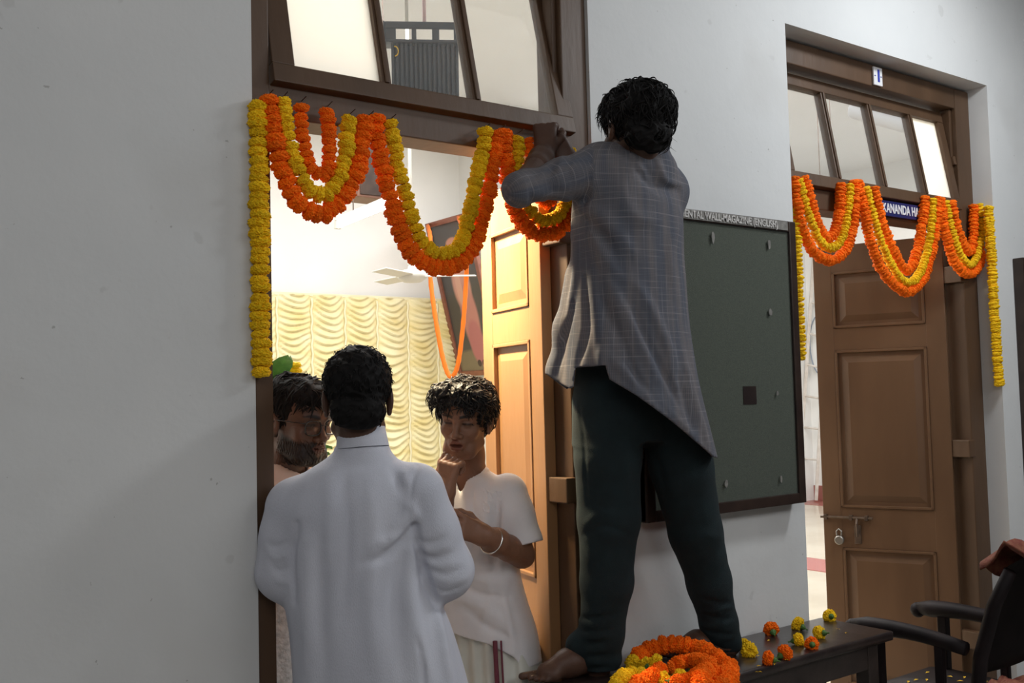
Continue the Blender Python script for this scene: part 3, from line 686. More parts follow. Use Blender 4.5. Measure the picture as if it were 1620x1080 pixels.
# tube light near box
def tubelight(p, q, label, hang=True):
    p = np.array(p); q = np.array(q); o = empty('tube_light', tuple((p+q)/2)); c = (p+q)/2; tag(o, label, 'light')
    MB().tube([p-c, q-c], .016, 10).build('tube', 'tube', o, True)
    d = np.array([0, 0, .035]); MB().tube([p-c+d, q-c+d], .024, 4).build('batten', 'fan', o)
    for e in (p, q): MB().box(*(e[0]-c[0]-.02, e[0]-c[0]+.02), *(e[1]-c[1]-.02, e[1]-c[1]+.02), -abs(c[2]-e[2])-.02, .05, .003).build('end_holder', 'fan', o)
    if hang:
        for e in (.25, .75): h = p+(q-p)*e; MB().tube([h-c+d, (h[0]-c[0], h[1]-c[1], 4.3-c[2])], .004, 6).build('hanger', 'iron', o)
    return o
tubelight(W(535, 357, X=3.0), W(640, 314, X=3.0), 'glowing tube light hung across the hall behind the left swag')
bq = W(583, 268, D=7.6); o = empty('speaker_box', tuple(bq)); tag(o, 'brown wooden speaker box hung high in the hall behind the left swag', 'speaker')
MB().box(-.16, .16, -.12, .12, -.24, .24, .01).build('cabinet', 'boxwood', o); MB().box(-.14, .14, -.128, -.119, -.22, .22, .003).build('grille', 'frame', o)
MB().tube([(0, 0, .24), (0, 0, 4.3-bq[2])], .008, 6).build('hanger', 'iron', o)
tubelight(W(1290, 331, D=9.0), W(1330, 320, D=8.2), 'glowing tube light seen through the right doorway above the ladder')
# grey ribbed floodlight housing behind the transom
fq = W(672, 100, D=4.3); fl = empty('ribbed_floodlight', tuple(fq)); fl.rotation_euler = (R(6), 0, R(-30)); tag(fl, 'dark grey ribbed metal floodlight housing hanging by a rod behind the near transom glass', 'light')
b_ = MB(); n = 15
prof = []
for k in range(n):
    x = -.135+.27*k/(n-1); b_.box(x-.0055, x+.0055, -.05, .03, -.26, .07, .002)
b_.build('heat_fins', 'greybox', fl)
MB().box(-.14, .14, .0, .05, -.26, .085, .006).build('housing', 'greybox', fl)
hd = MB(); hd.box(-.165, .165, -.075, -.06, .125, .155, .005); hd.box(-.165, .165, -.075, .05, .07, .082, .004)
for a, c in ((-.165, -.12), (-.055, -.035), (.03, .06), (.12, .165)): hd.box(a, c, -.072, -.058, .08, .13, .003)
hd.build('top_bracket', 'greybox', fl)
for s in (-1, 1): MB().prism([(-.075, .155), (-.075, .07), (.0, .0), (.05, .04), (.05, .09)], 0, s*.165, s*.172).build('cheek', 'greybox', fl)
MB().tube([(0, -.03, .14), (0, -.03, 4.3-fq[2])], .0085, 8).build('rod', 'pinkrod', fl)
ring = MB(); ring.tube([(-.125+.014*math.cos(a), -.06, .035+.02*math.sin(a)) for a in np.linspace(-1.6, 1.8, 9)], .0025, 6); ring.build('earth_wire', 'yellow', fl)
# hanging ribbed duct lamp through transom 2
da, db = W(1350, 172, D=6.2), W(1440, 196, D=5.9); dm = (da+db)/2; du = empty('ribbed_lamp_shade', tuple(dm)); tag(du, 'long translucent ribbed lamp shade seen through the right transom', 'lamp')
mb = MB(); ps = [da+(db-da)*t-dm for t in np.linspace(0, 1, 61)]; mb.tube(ps, [.055+(.004 if i % 2 else 0)-(.03 if i in (0, 60) else 0) for i in range(61)], 16); mb.build('shade', 'duct', du, True)
for t in (.15, .85): p = da+(db-da)*t-dm; MB().tube([p, (p[0], p[1], 4.3-dm[2])], .005, 6).build('hanger', 'fan', du)
# ladder
la = empty('tall_ladder', tuple(W(1291, 790, X=11.3))); tag(la, 'tall worn ladder leaning on the white wall seen through the right doorway', 'ladder')
o0 = np.array(la.location)
r1a, r1b = W(1291, 791, X=11.2), W(1312, 405, X=11.36); r2a, r2b = W(1262, 790, X=11.2), W(1288, 395, X=11.36)
for a, b_ in ((r1a, r1b), (r2a, r2b)): MB().tube([a-o0, b_-o0], .028, 4).build('rail', 'ladder', la)
for k in range(1, 8):
    t = k/8+.04; MB().tube([r1a+(r1b-r1a)*t-o0, r2a+(r2b-r2a)*t-o0], .016, 6).build('rung', 'ladder', la)
sw = W(1318, 661, X=11.37); o = MB().box(-.03, .03, -.10, .10, -.075, .075, .006).build('switchboard', 'switch'); o.location = tuple(sw); tag(o, 'small grey blue switchboard on the hall wall beside the ladder', 'switchboard')
# coil of wire next to ladder
wc = W(1297, 545, X=11.37); mb = MB(); mb.tube([(0, .16*math.cos(a), .40*math.sin(a)) for a in np.linspace(0, 6.283, 28)[:-1]], .008, 5, closed=True); o = mb.build('wire_coil', 'switch'); o.location = tuple(wc); tag(o, 'thin loop of wire hung on the hall wall behind the ladder', 'wire')
cd = MB()
for (x, y0, y1) in ((1322, 395, 655), (1318, 665, 768)): cd.box(11.372, 11.388, W(x, y0, X=11.38)[1]-.012, W(x, y0, X=11.38)[1]+.012, W(x, y1, X=11.38)[2], W(x, y0, X=11.38)[2])
tag(cd.build('wire_conduit', 'hallwall'), 'white wiring strip running down the hall wall to the switchboard', 'conduit')
# plant with flowers
pp = W(440, 690, D=4.3); pl = empty('potted_plant', (pp[0], pp[1], 0)); tag(pl, 'green leafy plant with yellow flowers behind the man in glasses', 'plant')
MB().lathe([(.10, 0), (.13, .02), (.16, .5), (.165, .75), (.15, .76), (.001, .74)], 20).build('pot', 'ceramic', pl, True)
lm = bpy.data.meshes.new('leaf'); 
V = []; F = []
for i in range(6):
    t = i/5; w_ = .045*math.sin(math.pi*min(1, t*.93+.05))**.8
    V += [(-w_, t*.22, -.05*t*t), (0, t*.22, -.05*t*t-.012), (w_, t*.22, -.05*t*t)]
for i in range(5): a = i*3; F += [(a, a+1, a+4, a+3), (a+1, a+2, a+5, a+4)]
lm.from_pydata(V, [], F); lm.materials.append(MAT['leafgreen'])
MB().tube([(0, 0, .7), (.01, 0, 1.3), (0, .02, 1.58)], .012, 6).build('stem', 'green', pl)
for k in range(90):
    o = bpy.data.objects.new('leaf', lm); link(o, pl); h = random.uniform(.8, 1.6); a = random.uniform(0, 6.28)
    o.location = (.02*math.cos(a), .02*math.sin(a), h); o.rotation_euler = (R(random.uniform(-30, 50)), R(random.uniform(-40, 40)), a)
for k in range(12):
    o = bpy.data.objects.new('flower_head', FL['yellow_f'][0]); link(o, pl); a = random.uniform(0, 6.28); r_ = random.uniform(.02, .14)
    o.location = (r_*math.cos(a), r_*math.sin(a), 1.62+random.uniform(-.04, .04)); o.scale = (.028,)*3
# ---------------------------------------------------------------- people
import openvdb
def nrm(v): v = np.asarray(v, float); return v/(np.linalg.norm(v)+1e-12)
def smin(a, b, k):
    h = np.clip(.5+.5*(b-a)/k, 0, 1); return b*(1-h)+a*h-k*h*(1-h)
def fbm(X, Y, Z, f, seed, n=7, oct_=2):
    r = np.random.default_rng(seed); out = 0; amp = 1
    for o in range(oct_):
        acc = 0
        for i in range(n):
            d = nrm(r.normal(size=3))*f*(2**o)*r.uniform(.6, 1.4); acc = acc+np.sin(d[0]*X+d[1]*Y+d[2]*Z+r.uniform(0, 6.28))
        out = out+amp*acc/math.sqrt(n); amp *= .5
    return out
class Vol:
    def __init__(s, lo, hi, h):
        s.lo = np.array(lo, float); s.h = h; s.n = np.ceil((np.array(hi)-s.lo)/h).astype(int)+1
        s.f = np.full(s.n, .5, np.float32); s.ax = [(s.lo[i]+h*np.arange(s.n[i])).astype(np.float32) for i in range(3)]
    def reg(s, lo, hi):
        a = np.clip(np.floor((np.array(lo)-s.lo)/s.h).astype(int), 0, s.n); b = np.clip(np.ceil((np.array(hi)-s.lo)/s.h).astype(int)+1, 0, s.n)
        if (b <= a).any(): return None, None
        sl = tuple(slice(a[i], b[i]) for i in range(3))
        return sl, (s.ax[0][sl[0]][:, None, None], s.ax[1][sl[1]][None, :, None], s.ax[2][sl[2]][None, None, :])
    def put(s, fn, lo, hi, k=.02, sub=False, pad=.03):
        pad = max(pad, k*1.3); sl, g = s.reg(np.array(lo)-pad, np.array(hi)+pad)
        if sl is None: return s
        d = fn(*g); c = s.f[sl]
        s.f[sl] = -smin(-c, d, k) if sub else smin(c, d, k)
        return s
    def cap(s, a, b, ra, rb=None, k=.02, sub=False):
        rb = ra if rb is None else rb; a = np.array(a, float); b = np.array(b, float); ba = b-a; L2 = ba@ba+1e-12; R_ = max(ra, rb)
        def fn(X, Y, Z):
            px, py, pz = X-a[0], Y-a[1], Z-a[2]; h = np.clip((px*ba[0]+py*ba[1]+pz*ba[2])/L2, 0, 1)
            return np.sqrt((px-ba[0]*h)**2+(py-ba[1]*h)**2+(pz-ba[2]*h)**2)-(ra+(rb-ra)*h)
        return s.put(fn, np.minimum(a, b)-R_, np.maximum(a, b)+R_, k, sub)
    def chain(s, pts, k=.02, sub=False):
        for p, q in zip(pts, pts[1:]): s.cap(p[0], q[0], p[1], q[1], k, sub)
        return s
    def ell(s, c, r, M=None, k=.02, sub=False):
        c = np.array(c, float); r = np.array(r, float); M = np.eye(3) if M is None else np.array(M); m_ = r.max()
        def fn(X, Y, Z):
            x, y, z = X-c[0], Y-c[1], Z-c[2]
            u = (x*M[0, 0]+y*M[1, 0]+z*M[2, 0])/r[0]; v = (x*M[0, 1]+y*M[1, 1]+z*M[2, 1])/r[1]; w = (x*M[0, 2]+y*M[1, 2]+z*M[2, 2])/r[2]
            k0 = np.sqrt(u*u+v*v+w*w)+1e-9; k1 = np.sqrt((u/r[0])**2+(v/r[1])**2+(w/r[2])**2)+1e-9
            return k0*(k0-1)/k1
        return s.put(fn, c-m_, c+m_, k, sub)
    def loft(s, lv, right, k=.02, sub=False, p=2.3):
        """stack of ovals: rows (centre xyz, half width along 'right', half depth)"""
        lv = sorted(lv, key=lambda t: t[0][2]); C = np.array([t[0] for t in lv]); RX = np.array([t[1] for t in lv]); RY = np.array([t[2] for t in lv])
        P = smooth_path(np.column_stack([C, RX, RY])); P = P[np.argsort(P[:, 2])]; z0, z1 = C[0, 2], C[-1, 2]
        rt = nrm([right[0], right[1], 0]); fw = np.array([-rt[1], rt[0]]); m_ = max(RX.max(), RY.max())
        def fn(X, Y, Z):
            cx = np.interp(Z, P[:, 2], P[:, 0]); cy = np.interp(Z, P[:, 2], P[:, 1]); rx = np.interp(Z, P[:, 2], P[:, 3]); ry = np.interp(Z, P[:, 2], P[:, 4])
            x, y = X-cx, Y-cy; u = np.abs(x*rt[0]+y*rt[1])/rx; v = np.abs(x*fw[0]+y*fw[1])/ry
            d = ((u**p+v**p)**(1/p)-1)*np.minimum(rx, ry); return np.maximum(d, np.maximum(z0-Z, Z-z1))
        return s.put(fn, [C[:, 0].min()-m_, C[:, 1].min()-m_, z0], [C[:, 0].max()+m_, C[:, 1].max()+m_, z1], k, sub)
    def fold(s, pts, w, amp):
        """ridge (amp>0) or groove (amp<0) of cloth along a line"""
        pts = np.array(pts, float); sl, g = s.reg(pts.min(0)-2.5*w, pts.max(0)+2.5*w)
        if sl is None: return s
        X, Y, Z = g; best = None; tt = 0; n = len(pts)-1
        for i in range(n):
            a, ba = pts[i], pts[i+1]-pts[i]; L2 = ba@ba+1e-12; px, py, pz = X-a[0], Y-a[1], Z-a[2]; h = np.clip((px*ba[0]+py*ba[1]+pz*ba[2])/L2, 0, 1)
            d = (px-ba[0]*h)**2+(py-ba[1]*h)**2+(pz-ba[2]*h)**2; t = (i+h)/n
            if best is None: best, tt = d, t
            else: tt = np.where(d < best, t, tt); best = np.minimum(best, d)
        s.f[sl] -= amp*np.exp(-best/w**2)*np.sin(np.clip(tt, .04, .96)*math.pi)**.5
        return s
    def noise(s, fn): s.f += fn(s.ax[0][:, None, None], s.ax[1][None, :, None], s.ax[2][None, None, :]).astype(np.float32); return s
    def hit(s, px, py, D0, D1):
        Ds = np.arange(D0, D1, .003); P = np.array([W(px, py, D=d) for d in Ds]); I = np.round((P-s.lo)/s.h).astype(int)
        ok = ((I >= 0) & (I < s.n)).all(1); I = np.clip(I, 0, s.n-1); f = np.where(ok, s.f[I[:, 0], I[:, 1], I[:, 2]], 1)
        j = np.argmax(f < 0)
        return P[j] if (f < 0).any() else W(px, py, D=(D0+D1)/2)
    def pleat(s, pts, w, amp, D0, D1):
        P = smooth_path(np.array(pts, float))[::6]; P = np.vstack([P, pts[-1]]) if len(P) < 3 else P
        return s.fold([s.hit(x, y, D0, D1) for x, y in P], w, amp)
    def hollow(s, th): s.f = np.maximum(s.f, -(s.f+th)); return s
    def mesh(s):
        g = openvdb.FloatGrid(.5); g.copyFromArray(np.ascontiguousarray(np.clip(s.f, -.5, .49)))
        p, q = g.convertToQuads(0.0); return p*s.h+s.lo, q[:, ::-1].copy()
def np_mesh(name, V, F, material, parent=None, tint=None, cuv=None, smooth=True):
    me = bpy.data.meshes.new(name); nf = len(F); k = F.shape[1]
    me.vertices.add(len(V)); me.vertices.foreach_set('co', np.asarray(V, np.float32).ravel())
    me.loops.add(nf*k); me.loops.foreach_set('vertex_index', F.astype(np.int32).ravel())
    me.polygons.add(nf); me.polygons.foreach_set('loop_start', np.arange(0, nf*k, k, dtype=np.int32)); me.polygons.foreach_set('loop_total', np.full(nf, k, np.int32))
    me.update(calc_edges=True); me.validate()
    if tint is not None:
        a = me.attributes.new('tint', 'FLOAT_COLOR', 'POINT'); a.data.foreach_set('color', np.column_stack([tint, np.ones(len(V))]).astype(np.float32).ravel())
    if cuv is not None:
        a = me.attributes.new('cuv', 'FLOAT_VECTOR', 'POINT'); a.data.foreach_set('vector', cuv.astype(np.float32).ravel())
    return mesh_obj(name, me, material, parent, smooth)
def seg_t(V, a, b):
    a = np.array(a); ba = np.array(b)-a; h = np.clip(((V-a)@ba)/(ba@ba), 0, 1); return h, np.linalg.norm(V-a-h[:, None]*ba, axis=1)

def frame(fwd, up=(0, 0, 1), roll=0.0):
    f = nrm(fwd); r = nrm(np.cross(f, up)); u = np.cross(r, f)
    if roll: c, s = math.cos(roll), math.sin(roll); r, u = c*r+s*u, -s*r+c*u
    return np.column_stack([r, f, u])        # columns: right, forward, up

def head(C, M, S, neck, mouth=.0, lids=.6, beard=0, h=.0022, thin=1.0):
    """face and skull in the head's own frame (eyes at height 0), returned in world space"""
    nb = (M.T@(np.array(neck)-C))/S
    v = Vol([-.105, -.125, -.215], [.105, .13, .135], h)
    v.ell((0, -.018, .040), (.076, .094, .083), k=.01)
    v.ell((0, .018, -.035), (.060*thin, .068, .078), k=.035)
    v.ell((0, .040, .035), (.058, .048, .050), k=.03)
    v.cap((-.030*thin, .055, -.088), (.030*thin, .055, -.088), .022, k=.025); v.cap((0, .068, -.098), (0, .066, -.092), .018, k=.02)
    for s in (-1, 1):
        v.cap((s*.050*thin, .0, -.070), (s*.032*thin, .050, -.092), .017, .016, k=.025)
        v.ell((s*.040*thin, .058, -.026), (.022, .018, .018), k=.022)
        v.cap((s*.012, .084, .020), (s*.042, .066, .020), .010, .009, k=.016)
    for s in (-1, 1):
        v.ell((s*.031, .093, .000), (.017, .017, .013), k=.012, sub=True)
    for s in (-1, 1):
        v.ell((s*.031, .0705, .000), (.0135, .0125, .0125), k=.004)
        v.cap((s*.019, .079, .006), (s*.044, .073, .006), .0042, .0035, k=.004)        # upper lid
        v.cap((s*.020, .077, -.009), (s*.043, .072, -.009), .0035, .003, k=.005)
    v.cap((0, .080, .012), (0, .101, -.030), .0075, .0105, k=.012)
    v.ell((0, .102, -.034), (.0115, .011, .0095), k=.008)
    for s in (-1, 1):
        v.ell((s*.0145, .091, -.037), (.0085, .0095, .0075), k=.006); v.ell((s*.0075, .097, -.0445), (.0038, .005, .003), k=.003, sub=True)
    o = mouth
    v.ell((0, .078, -.062), (.026, .014, .018), k=.014)
    for s in (-1, 1):
        v.chain([((0, .0905, -.0575), .0052), ((s*.011, .0885, -.0560), .0048), ((s*.024, .077, -.0615), .003)], k=.005)
        v.chain([((0, .0885, -.069-o), .0062), ((s*.012, .0865, -.068-o), .0055), ((s*.022, .0775, -.0635-o*.3), .003)], k=.006)
    v.ell((0, .090, -.0628-o*.5), (.020, .012, .0012+o*.45), k=.0025, sub=True)
    for s in (-1, 1):                                                             # ears
        E_ = np.array([[.35*s, 0, 0], [0, 1, 0], [0, 0, 1]]); v.ell((s*.0775, -.010, -.008), (.0075, .017, .030), k=.006)
        v.ell((s*.083, -.016, -.002), (.006, .014, .026), k=.006); v.ell((s*.088, -.008, -.006), (.006, .008, .016), k=.004, sub=True)
        v.ell((s*.078, -.004, -.034), (.006, .008, .009), k=.006)
    nk = np.clip(nb, [-.08, -.10, -.21], [.08, .1, -.12])
    v.chain([((0, -.030, -.045), .050), (tuple(nk*.55+np.array([0, -.028, -.04])*.45), .050), (tuple(nk), .056)], k=.02)
    if beard: v.noise(lambda X, Y, Z: -.0012*fbm(X, Y, Z, 900, 3, 5, 1)*((Z < -.04) & (Y > -.02)))
    V, F = v.mesh(); x, y, z = V.T
    T = np.ones((len(V), 3))
    def paint(m_, c): T[:] = T*(1-m_[:, None])+np.array(c)*m_[:, None]
    sm = lambda d, w: np.clip(.5-d/w, 0, 1)
    lip = np.minimum(sm(np.abs(x)-.024+.9*np.abs(z+.063+o*.5), .003), sm(-(y-.070), .004)); lip = np.maximum(lip, 0)
    paint(lip*(np.abs(z+.063+o*.5) < .013+o), (.80, .58, .62))
    for s in (-1, 1):
        bl = np.abs(z-(.0225+.004*np.sin((np.clip(s*x, .012, .05)-.012)/.038*2.6)))-.0048*np.clip((.054-s*x)/.02, .35, 1)
        m_ = np.minimum(sm(bl, .003), sm(np.abs(s*x-.032)-.021, .005))*(y > .04); paint(m_, (.10, .11, .13))
        m_ = sm(np.abs(z-.0015+(lids-.6)*.004)-.0034, .002)*sm(np.abs(s*x-.031)-.0145, .003)*(y > .06); paint(m_, (.05, .05, .06))
        m_ = sm(((s*x-.031)/.019)**2+((z)/.013)**2-1, .8)*(y > .05)*.45; paint(m_, (.35, .35, .37))
    if beard:
        jaw = np.clip((-.030-z+.30*np.clip(-(y-.02), -.04, .03))/.012, 0, 1)*np.clip((y+.015)/.02, 0, 1)*np.clip((z+.145)/.02, 0, 1)
        ch_ = sm(-(np.hypot(x*1.0, (z+.040))-.034), .012)                     # keep cheeks clear near the nose
        cheek = 1-np.clip((.072-np.abs(x)*1.0-y*.2)*0, 0, 1)
        m_ = jaw*np.clip((np.abs(x)*1.25+(-.035-z)*.9-.028)/.012, 0, 1)
        mus = sm(np.abs(z+.0505)-.005, .003)*sm(np.abs(x)-.026, .006)*(y > .06)
        m_ = np.maximum(m_, mus)*(1-lip); paint(m_*.95, (.05, .055, .065))
    return C+(V*S)@M.T, F, T

def hairdo(C, M, S, parts, cuts, amp, freq, seed, locks, parent, zmin=None, h=.0028, lockr=.0016, lockl=.05, curl=.008, down=1.0, wave=70, hm='hair'):
    v = Vol([-.15, -.16, -.13], [.15, .16, .19], h)
    for c, r in parts: v.ell(c, r, k=.015)
    v.noise(lambda X, Y, Z: amp*np.abs(fbm(X+.01*np.sin(60*Z), Y, Z, freq, seed, 6, 2))-amp*.9)
    for c, r in cuts: v.ell(c, r, k=.012, sub=True)
    V, F = v.mesh(); r_ = np.random.default_rng(seed)
    outV, outF = [V], [F]; base = len(V)
    # locks that lie on and lift off the mass
    cc = np.array([0, -.02, .03]); idx = r_.integers(0, len(V), locks*3); cnt = 0; LV = []; LF = []
    for i in idx:
        p = V[i]; n_ = nrm((p-cc)/np.array([.08, .095, .09])**1)
        if p[2] < -.06 or cnt >= locks: continue
        if any((((p-np.array(c))/np.array(r)*.97)**2).sum() < 1.0 for c, r in cuts): continue
        cnt += 1
        t = nrm(np.array([0, -.25, -down])-(np.array([0, -.25, -down])@n_)*n_+r_.normal(size=3)*.45); b2 = np.cross(n_, t)
        ph = r_.uniform(0, 6.28); L_ = lockl*r_.uniform(.5, 1.2); w0 = lockr*r_.uniform(.7, 1.5); P = []; N_ = 7
        A_ = np.array([.08, .095, .09]); e0 = np.linalg.norm((p-cc)/A_); lift = r_.uniform(-.02, .07)
        for j in range(N_):
            q = j/(N_-1); w_ = p+t*L_*q+b2*curl*math.sin(ph+q*L_*wave); w_ = cc+(w_-cc)*e0*(.985+lift*math.sin(q*2.8)+curl*3*math.cos(ph+q*L_*wave))/np.linalg.norm((w_-cc)/A_); P.append(w_)
        P = np.array(P)
        for j in range(N_):
            rr = w0*(1-.85*(j/(N_-1))**2)
            for kk in range(4):
                a = kk*math.pi/2; LV.append(P[j]+rr*(math.cos(a)*b2*1.6+math.sin(a)*n_))
        o = len(LV)-4*N_
        for j in range(N_-1):
            for kk in range(4): LF.append((o+4*j+kk, o+4*j+(kk+1) % 4, o+4*j+4+(kk+1) % 4, o+4*j+4+kk))
    if LV: V = np.vstack([V, np.array(LV)]); F = np.vstack([F, np.array(LF)+base])
    return np_mesh('hair', C+(V*S)@M.T, F, hm, parent)

def hand(wr, d, n, side, S=1.0, curl=(.5, .6, .6, .6), bend=(1, 1.1, .7), thumb=(.5, .7), h=.0022, fore=None, rw=.026, rf=.036, spread=.10):
    """five fingers rooted in a palm; d along the hand, n out of its back, side: thumb side along +/- cross(d,n)"""
    d = nrm(d); n = nrm(n-(n@d)*d); a = np.cross(d, n)*side; wr = np.array(wr, float)
    pts = []; R_ = .0088*S
    def put(v):
        v.loft
    segs = []
    for i, (off, L_) in enumerate(((.026, .072), (.009, .080), (-.009, .075), (-.025, .060))):
        b0 = wr+d*.085*S+a*off*S; dirn = nrm(d+a*spread*(off/.026)); p = b0; ang = 0; P = [(p, R_*1.02)]
        for j, fr in enumerate((.45, .31, .24)):
            ang += curl[i]*bend[j]; dd = dirn*math.cos(ang)-n*math.sin(ang); p = p+dd*L_*fr*S; P.append((p, R_*(1-.09*(j+1))))
        segs.append(P)
    tb = wr+d*.022*S+a*.022*S-n*.006*S; t1 = nrm(d*.75+a*thumb[0]-n*.35); t2 = nrm(d*.9+a*(thumb[0]-.45)-n*thumb[1])
    P = [(tb, R_*1.5), (tb+t1*.042*S, R_*1.18), (tb+t1*.042*S+t2*.030*S, R_*1.08), (tb+t1*.042*S+t2*.030*S+nrm(t2-a*.25)*.025*S, R_*.85)]; segs.append(P)
    allp = np.array([q[0] for s_ in segs for q in s_]+[wr]+([fore] if fore is not None else [])); v = Vol(allp.min(0)-.06, allp.max(0)+.06, h)
    for off in (.024, .008, -.008, -.023):
        v.cap(wr+d*.015*S+a*off*.7*S, wr+d*.082*S+a*off*S, .0135*S, .0115*S, k=.012)
    v.cap(wr-d*.02*S, wr+d*.02*S, rw*.86, .021*S, k=.02)
    for s_ in segs[:4]: v.chain(s_, k=.0035)
    v.chain(segs[4], k=.008)
    if fore is not None: v.chain([(wr, rw), (wr*.55+np.array(fore)*.45, rf), (fore, rf*1.05)], k=.02)
    for s_ in segs[:4]:
        for q in (s_[0], s_[1], s_[2]): v.ell(q[0]+n*.001, (q[1]*1.06,)*3, k=.004)
    V, F = v.mesh(); return V, F, np.ones((len(V), 3))
def join(parts):
    V = []; F = []; T = []; o = 0
    for v, f, t in parts: V.append(v); F.append(f+o); T.append(t); o += len(v)
    return np.vstack(V), np.vstack(F), np.vstack(T)
def ones(vf): return vf[0], vf[1], np.ones((len(vf[0]), 3))
def foot(v, heel, toe, r=.036):
    heel = np.array(heel, float); toe = np.array(toe, float); d = nrm(toe-heel); a = np.cross(d, [0, 0, 1]); L_ = np.linalg.norm(toe-heel)
    v.chain([(heel+[0, 0, .034], .034), (heel+d*L_*.45+[0, 0, .040], .036), (heel+d*L_*.75+[0, 0, .024], .026)], k=.03)
    v.cap(heel+d*L_*.7+a*.022+[0, 0, .019], heel+d*L_*.7-a*.022+[0, 0, .018], .019, k=.02)
    for i, o_ in enumerate((.031, .013, -.002, -.015, -.027)):
        rr = .0115 if i == 0 else .0085; e = L_*(1.0 if i == 0 else .98-.045*i); v.cap(heel+d*L_*.74+a*o_+[0, 0, .014], heel+d*e+a*o_*1.1+[0, 0, rr+.001], rr, rr*.9, k=.005)
def person(V, F, T, label, material='skin', smooth=True):
    o = np_mesh('person', V, F, material, None, tint=T); tag(o, label, 'person'); return o

# ================================================================= man standing on the bench
Ls, Rs = W(944, 266, D=2.80), W(1050, 298, D=2.93)
Le = W(822, 300, D=2.64); Lw = W(862, 243, D=2.88)
Re = W(1005, 345, D=3.02); Rw = W(905, 262, D=2.93)
nk = W(1022, 244, D=2.86); Hc = W(1001, 208, D=2.82)
hipL, hipR = W(962, 650, D=2.88), W(1048, 660, D=2.96)
Lleg = [(W(962, 640, D=2.88), .098), (W(963, 720, D=2.89), .096), (W(963, 820, D=2.91), .086), (W(960, 920, D=2.93), .074), (W(953, 1000, D=2.945), .064), (W(945, 1046, D=2.95), .060)]
Rleg = [(W(1062, 650, D=2.98), .100), (W(1078, 740, D=3.0), .090), (W(1100, 840, D=3.04), .079), (W(1122, 920, D=3.08), .068), (W(1137, 985, D=3.11), .058), (W(1146, 1022, D=3.125), .052)]
v = Vol([1.55, 1.7, .68], [2.75, 2.45, 2.3], .007)
v.loft([(W(985, 620, D=2.92), .13, .09), (W(992, 520, D=2.88), .13, .09), (W(995, 400, D=2.86), .14, .09), (W(998, 320, D=2.86), .15, .09), (W(1000, 272, D=2.86), .12, .07)], (1, 0), k=.03)
v.cap(Ls, Rs, .045, k=.04); v.chain([(Ls, .042), (Le, .036), (Lw, .026)], k=.02); v.chain([(Rs, .042), (Re, .036), (Rw, .027)], k=.02)
v.chain([(W(1000, 270, D=2.86), .05), (nk, .052), (Hc+(nk-Hc)*.5, .05)], k=.03)
for Lg in (Lleg, Rleg): v.chain([(p, r*.8) for p, r in Lg[:-1]]+[(Lg[-1][0]+[0, 0, -.03], .035)], k=.03)
aL, aR = Lleg[-1][0], Rleg[-1][0]
vf = Vol([1.6, 1.9, .685], [2.7, 2.4, .86], .004)
hl = np.array([aL[0]+.015, aL[1]-.0, BZ]); vf.chain([(aL+[0, 0, .03], .036), (hl+[-.005, 0, .04], .034)], k=.02); foot(vf, hl, hl+np.array([-.235, .05, 0])*1.0)
hr = np.array([aR[0], aR[1]-.015, BZ]); vf.chain([(aR+[0, 0, .03], .036), (hr+[0, 0, .04], .034)], k=.02); foot(vf, hr, hr+np.array([-.19, .10, 0])*1.0)
Mh = frame(nrm(cF*.88-cR*.40-cU*.12), roll=R(-4))
hd = head(Hc, Mh, .93, nk)
hL = hand(Lw, nrm(W(862, 205, D=2.90)-Lw), -cF*1.0-cR*.2, 1, 1.0, (1.1, 1.15, 1.2, 1.25), fore=Le*.35+Lw*.65, rw=.026, rf=.033)
hR = hand(Rw, nrm(W(880, 225, D=2.91)-Rw), -cF+cR*.3, -1, 1.0, (1.0, 1.1, 1.1, 1.2), fore=Re*.3+Rw*.7)
V, F, T = join([ones(v.mesh()), ones(vf.mesh()), hd, hL, hR])
pB = person(V, F, T, 'person in grey checked shirt and dark green trousers standing on the bench tying a garland', 'skindark')
hairdo(Hc, Mh, .93, [((0, -.03, .045), (.090, .110, .093)), ((.0, .03, .085), (.075, .075, .050)), ((.0, -.085, -.025), (.072, .045, .06)), ((.015, -.03, .05), (.086, .105, .088))],
       [((0, .125, -.03), (.085, .085, .105)), ((-.10, .005, -.012), (.035, .028, .042)), ((.10, .005, -.02), (.035, .028, .042)), ((0, .02, -.13), (.11, .09, .09))], .010, 85, 4, 1500, pB, hm='hairmatte', lockl=.062, curl=.006, wave=60)
# a few stray curls by the right of the nape
sc_ = MB()
for k in range(34):
    a = W(random.uniform(1030, 1050), random.uniform(165, 205), D=2.80+random.uniform(-.03, .03)); ph = random.uniform(0, 6)
    sc_.tube([a+cR*(.004*q+.008*math.sin(ph+q*.9)*q/6)-cU*.009*q+cF*.005*math.sin(ph*2+q) for q in range(8)], [.0011*(1-q/9) for q in range(8)], 4)
sc_.build('stray_curls', 'hair', pB, True)
mb = MB(); d_ = nrm(Lw-Le); a_ = nrm(np.cross(d_, [0, 0, 1])); b_ = np.cross(a_, d_); c_ = Lw-d_*.008
mb.tube([c_+.029*(math.cos(t)*a_+math.sin(t)*b_) for t in np.linspace(0, 6.283, 25)[:-1]], .0016, 5, closed=True); mb.build('wrist_thread', 'thread', pB)
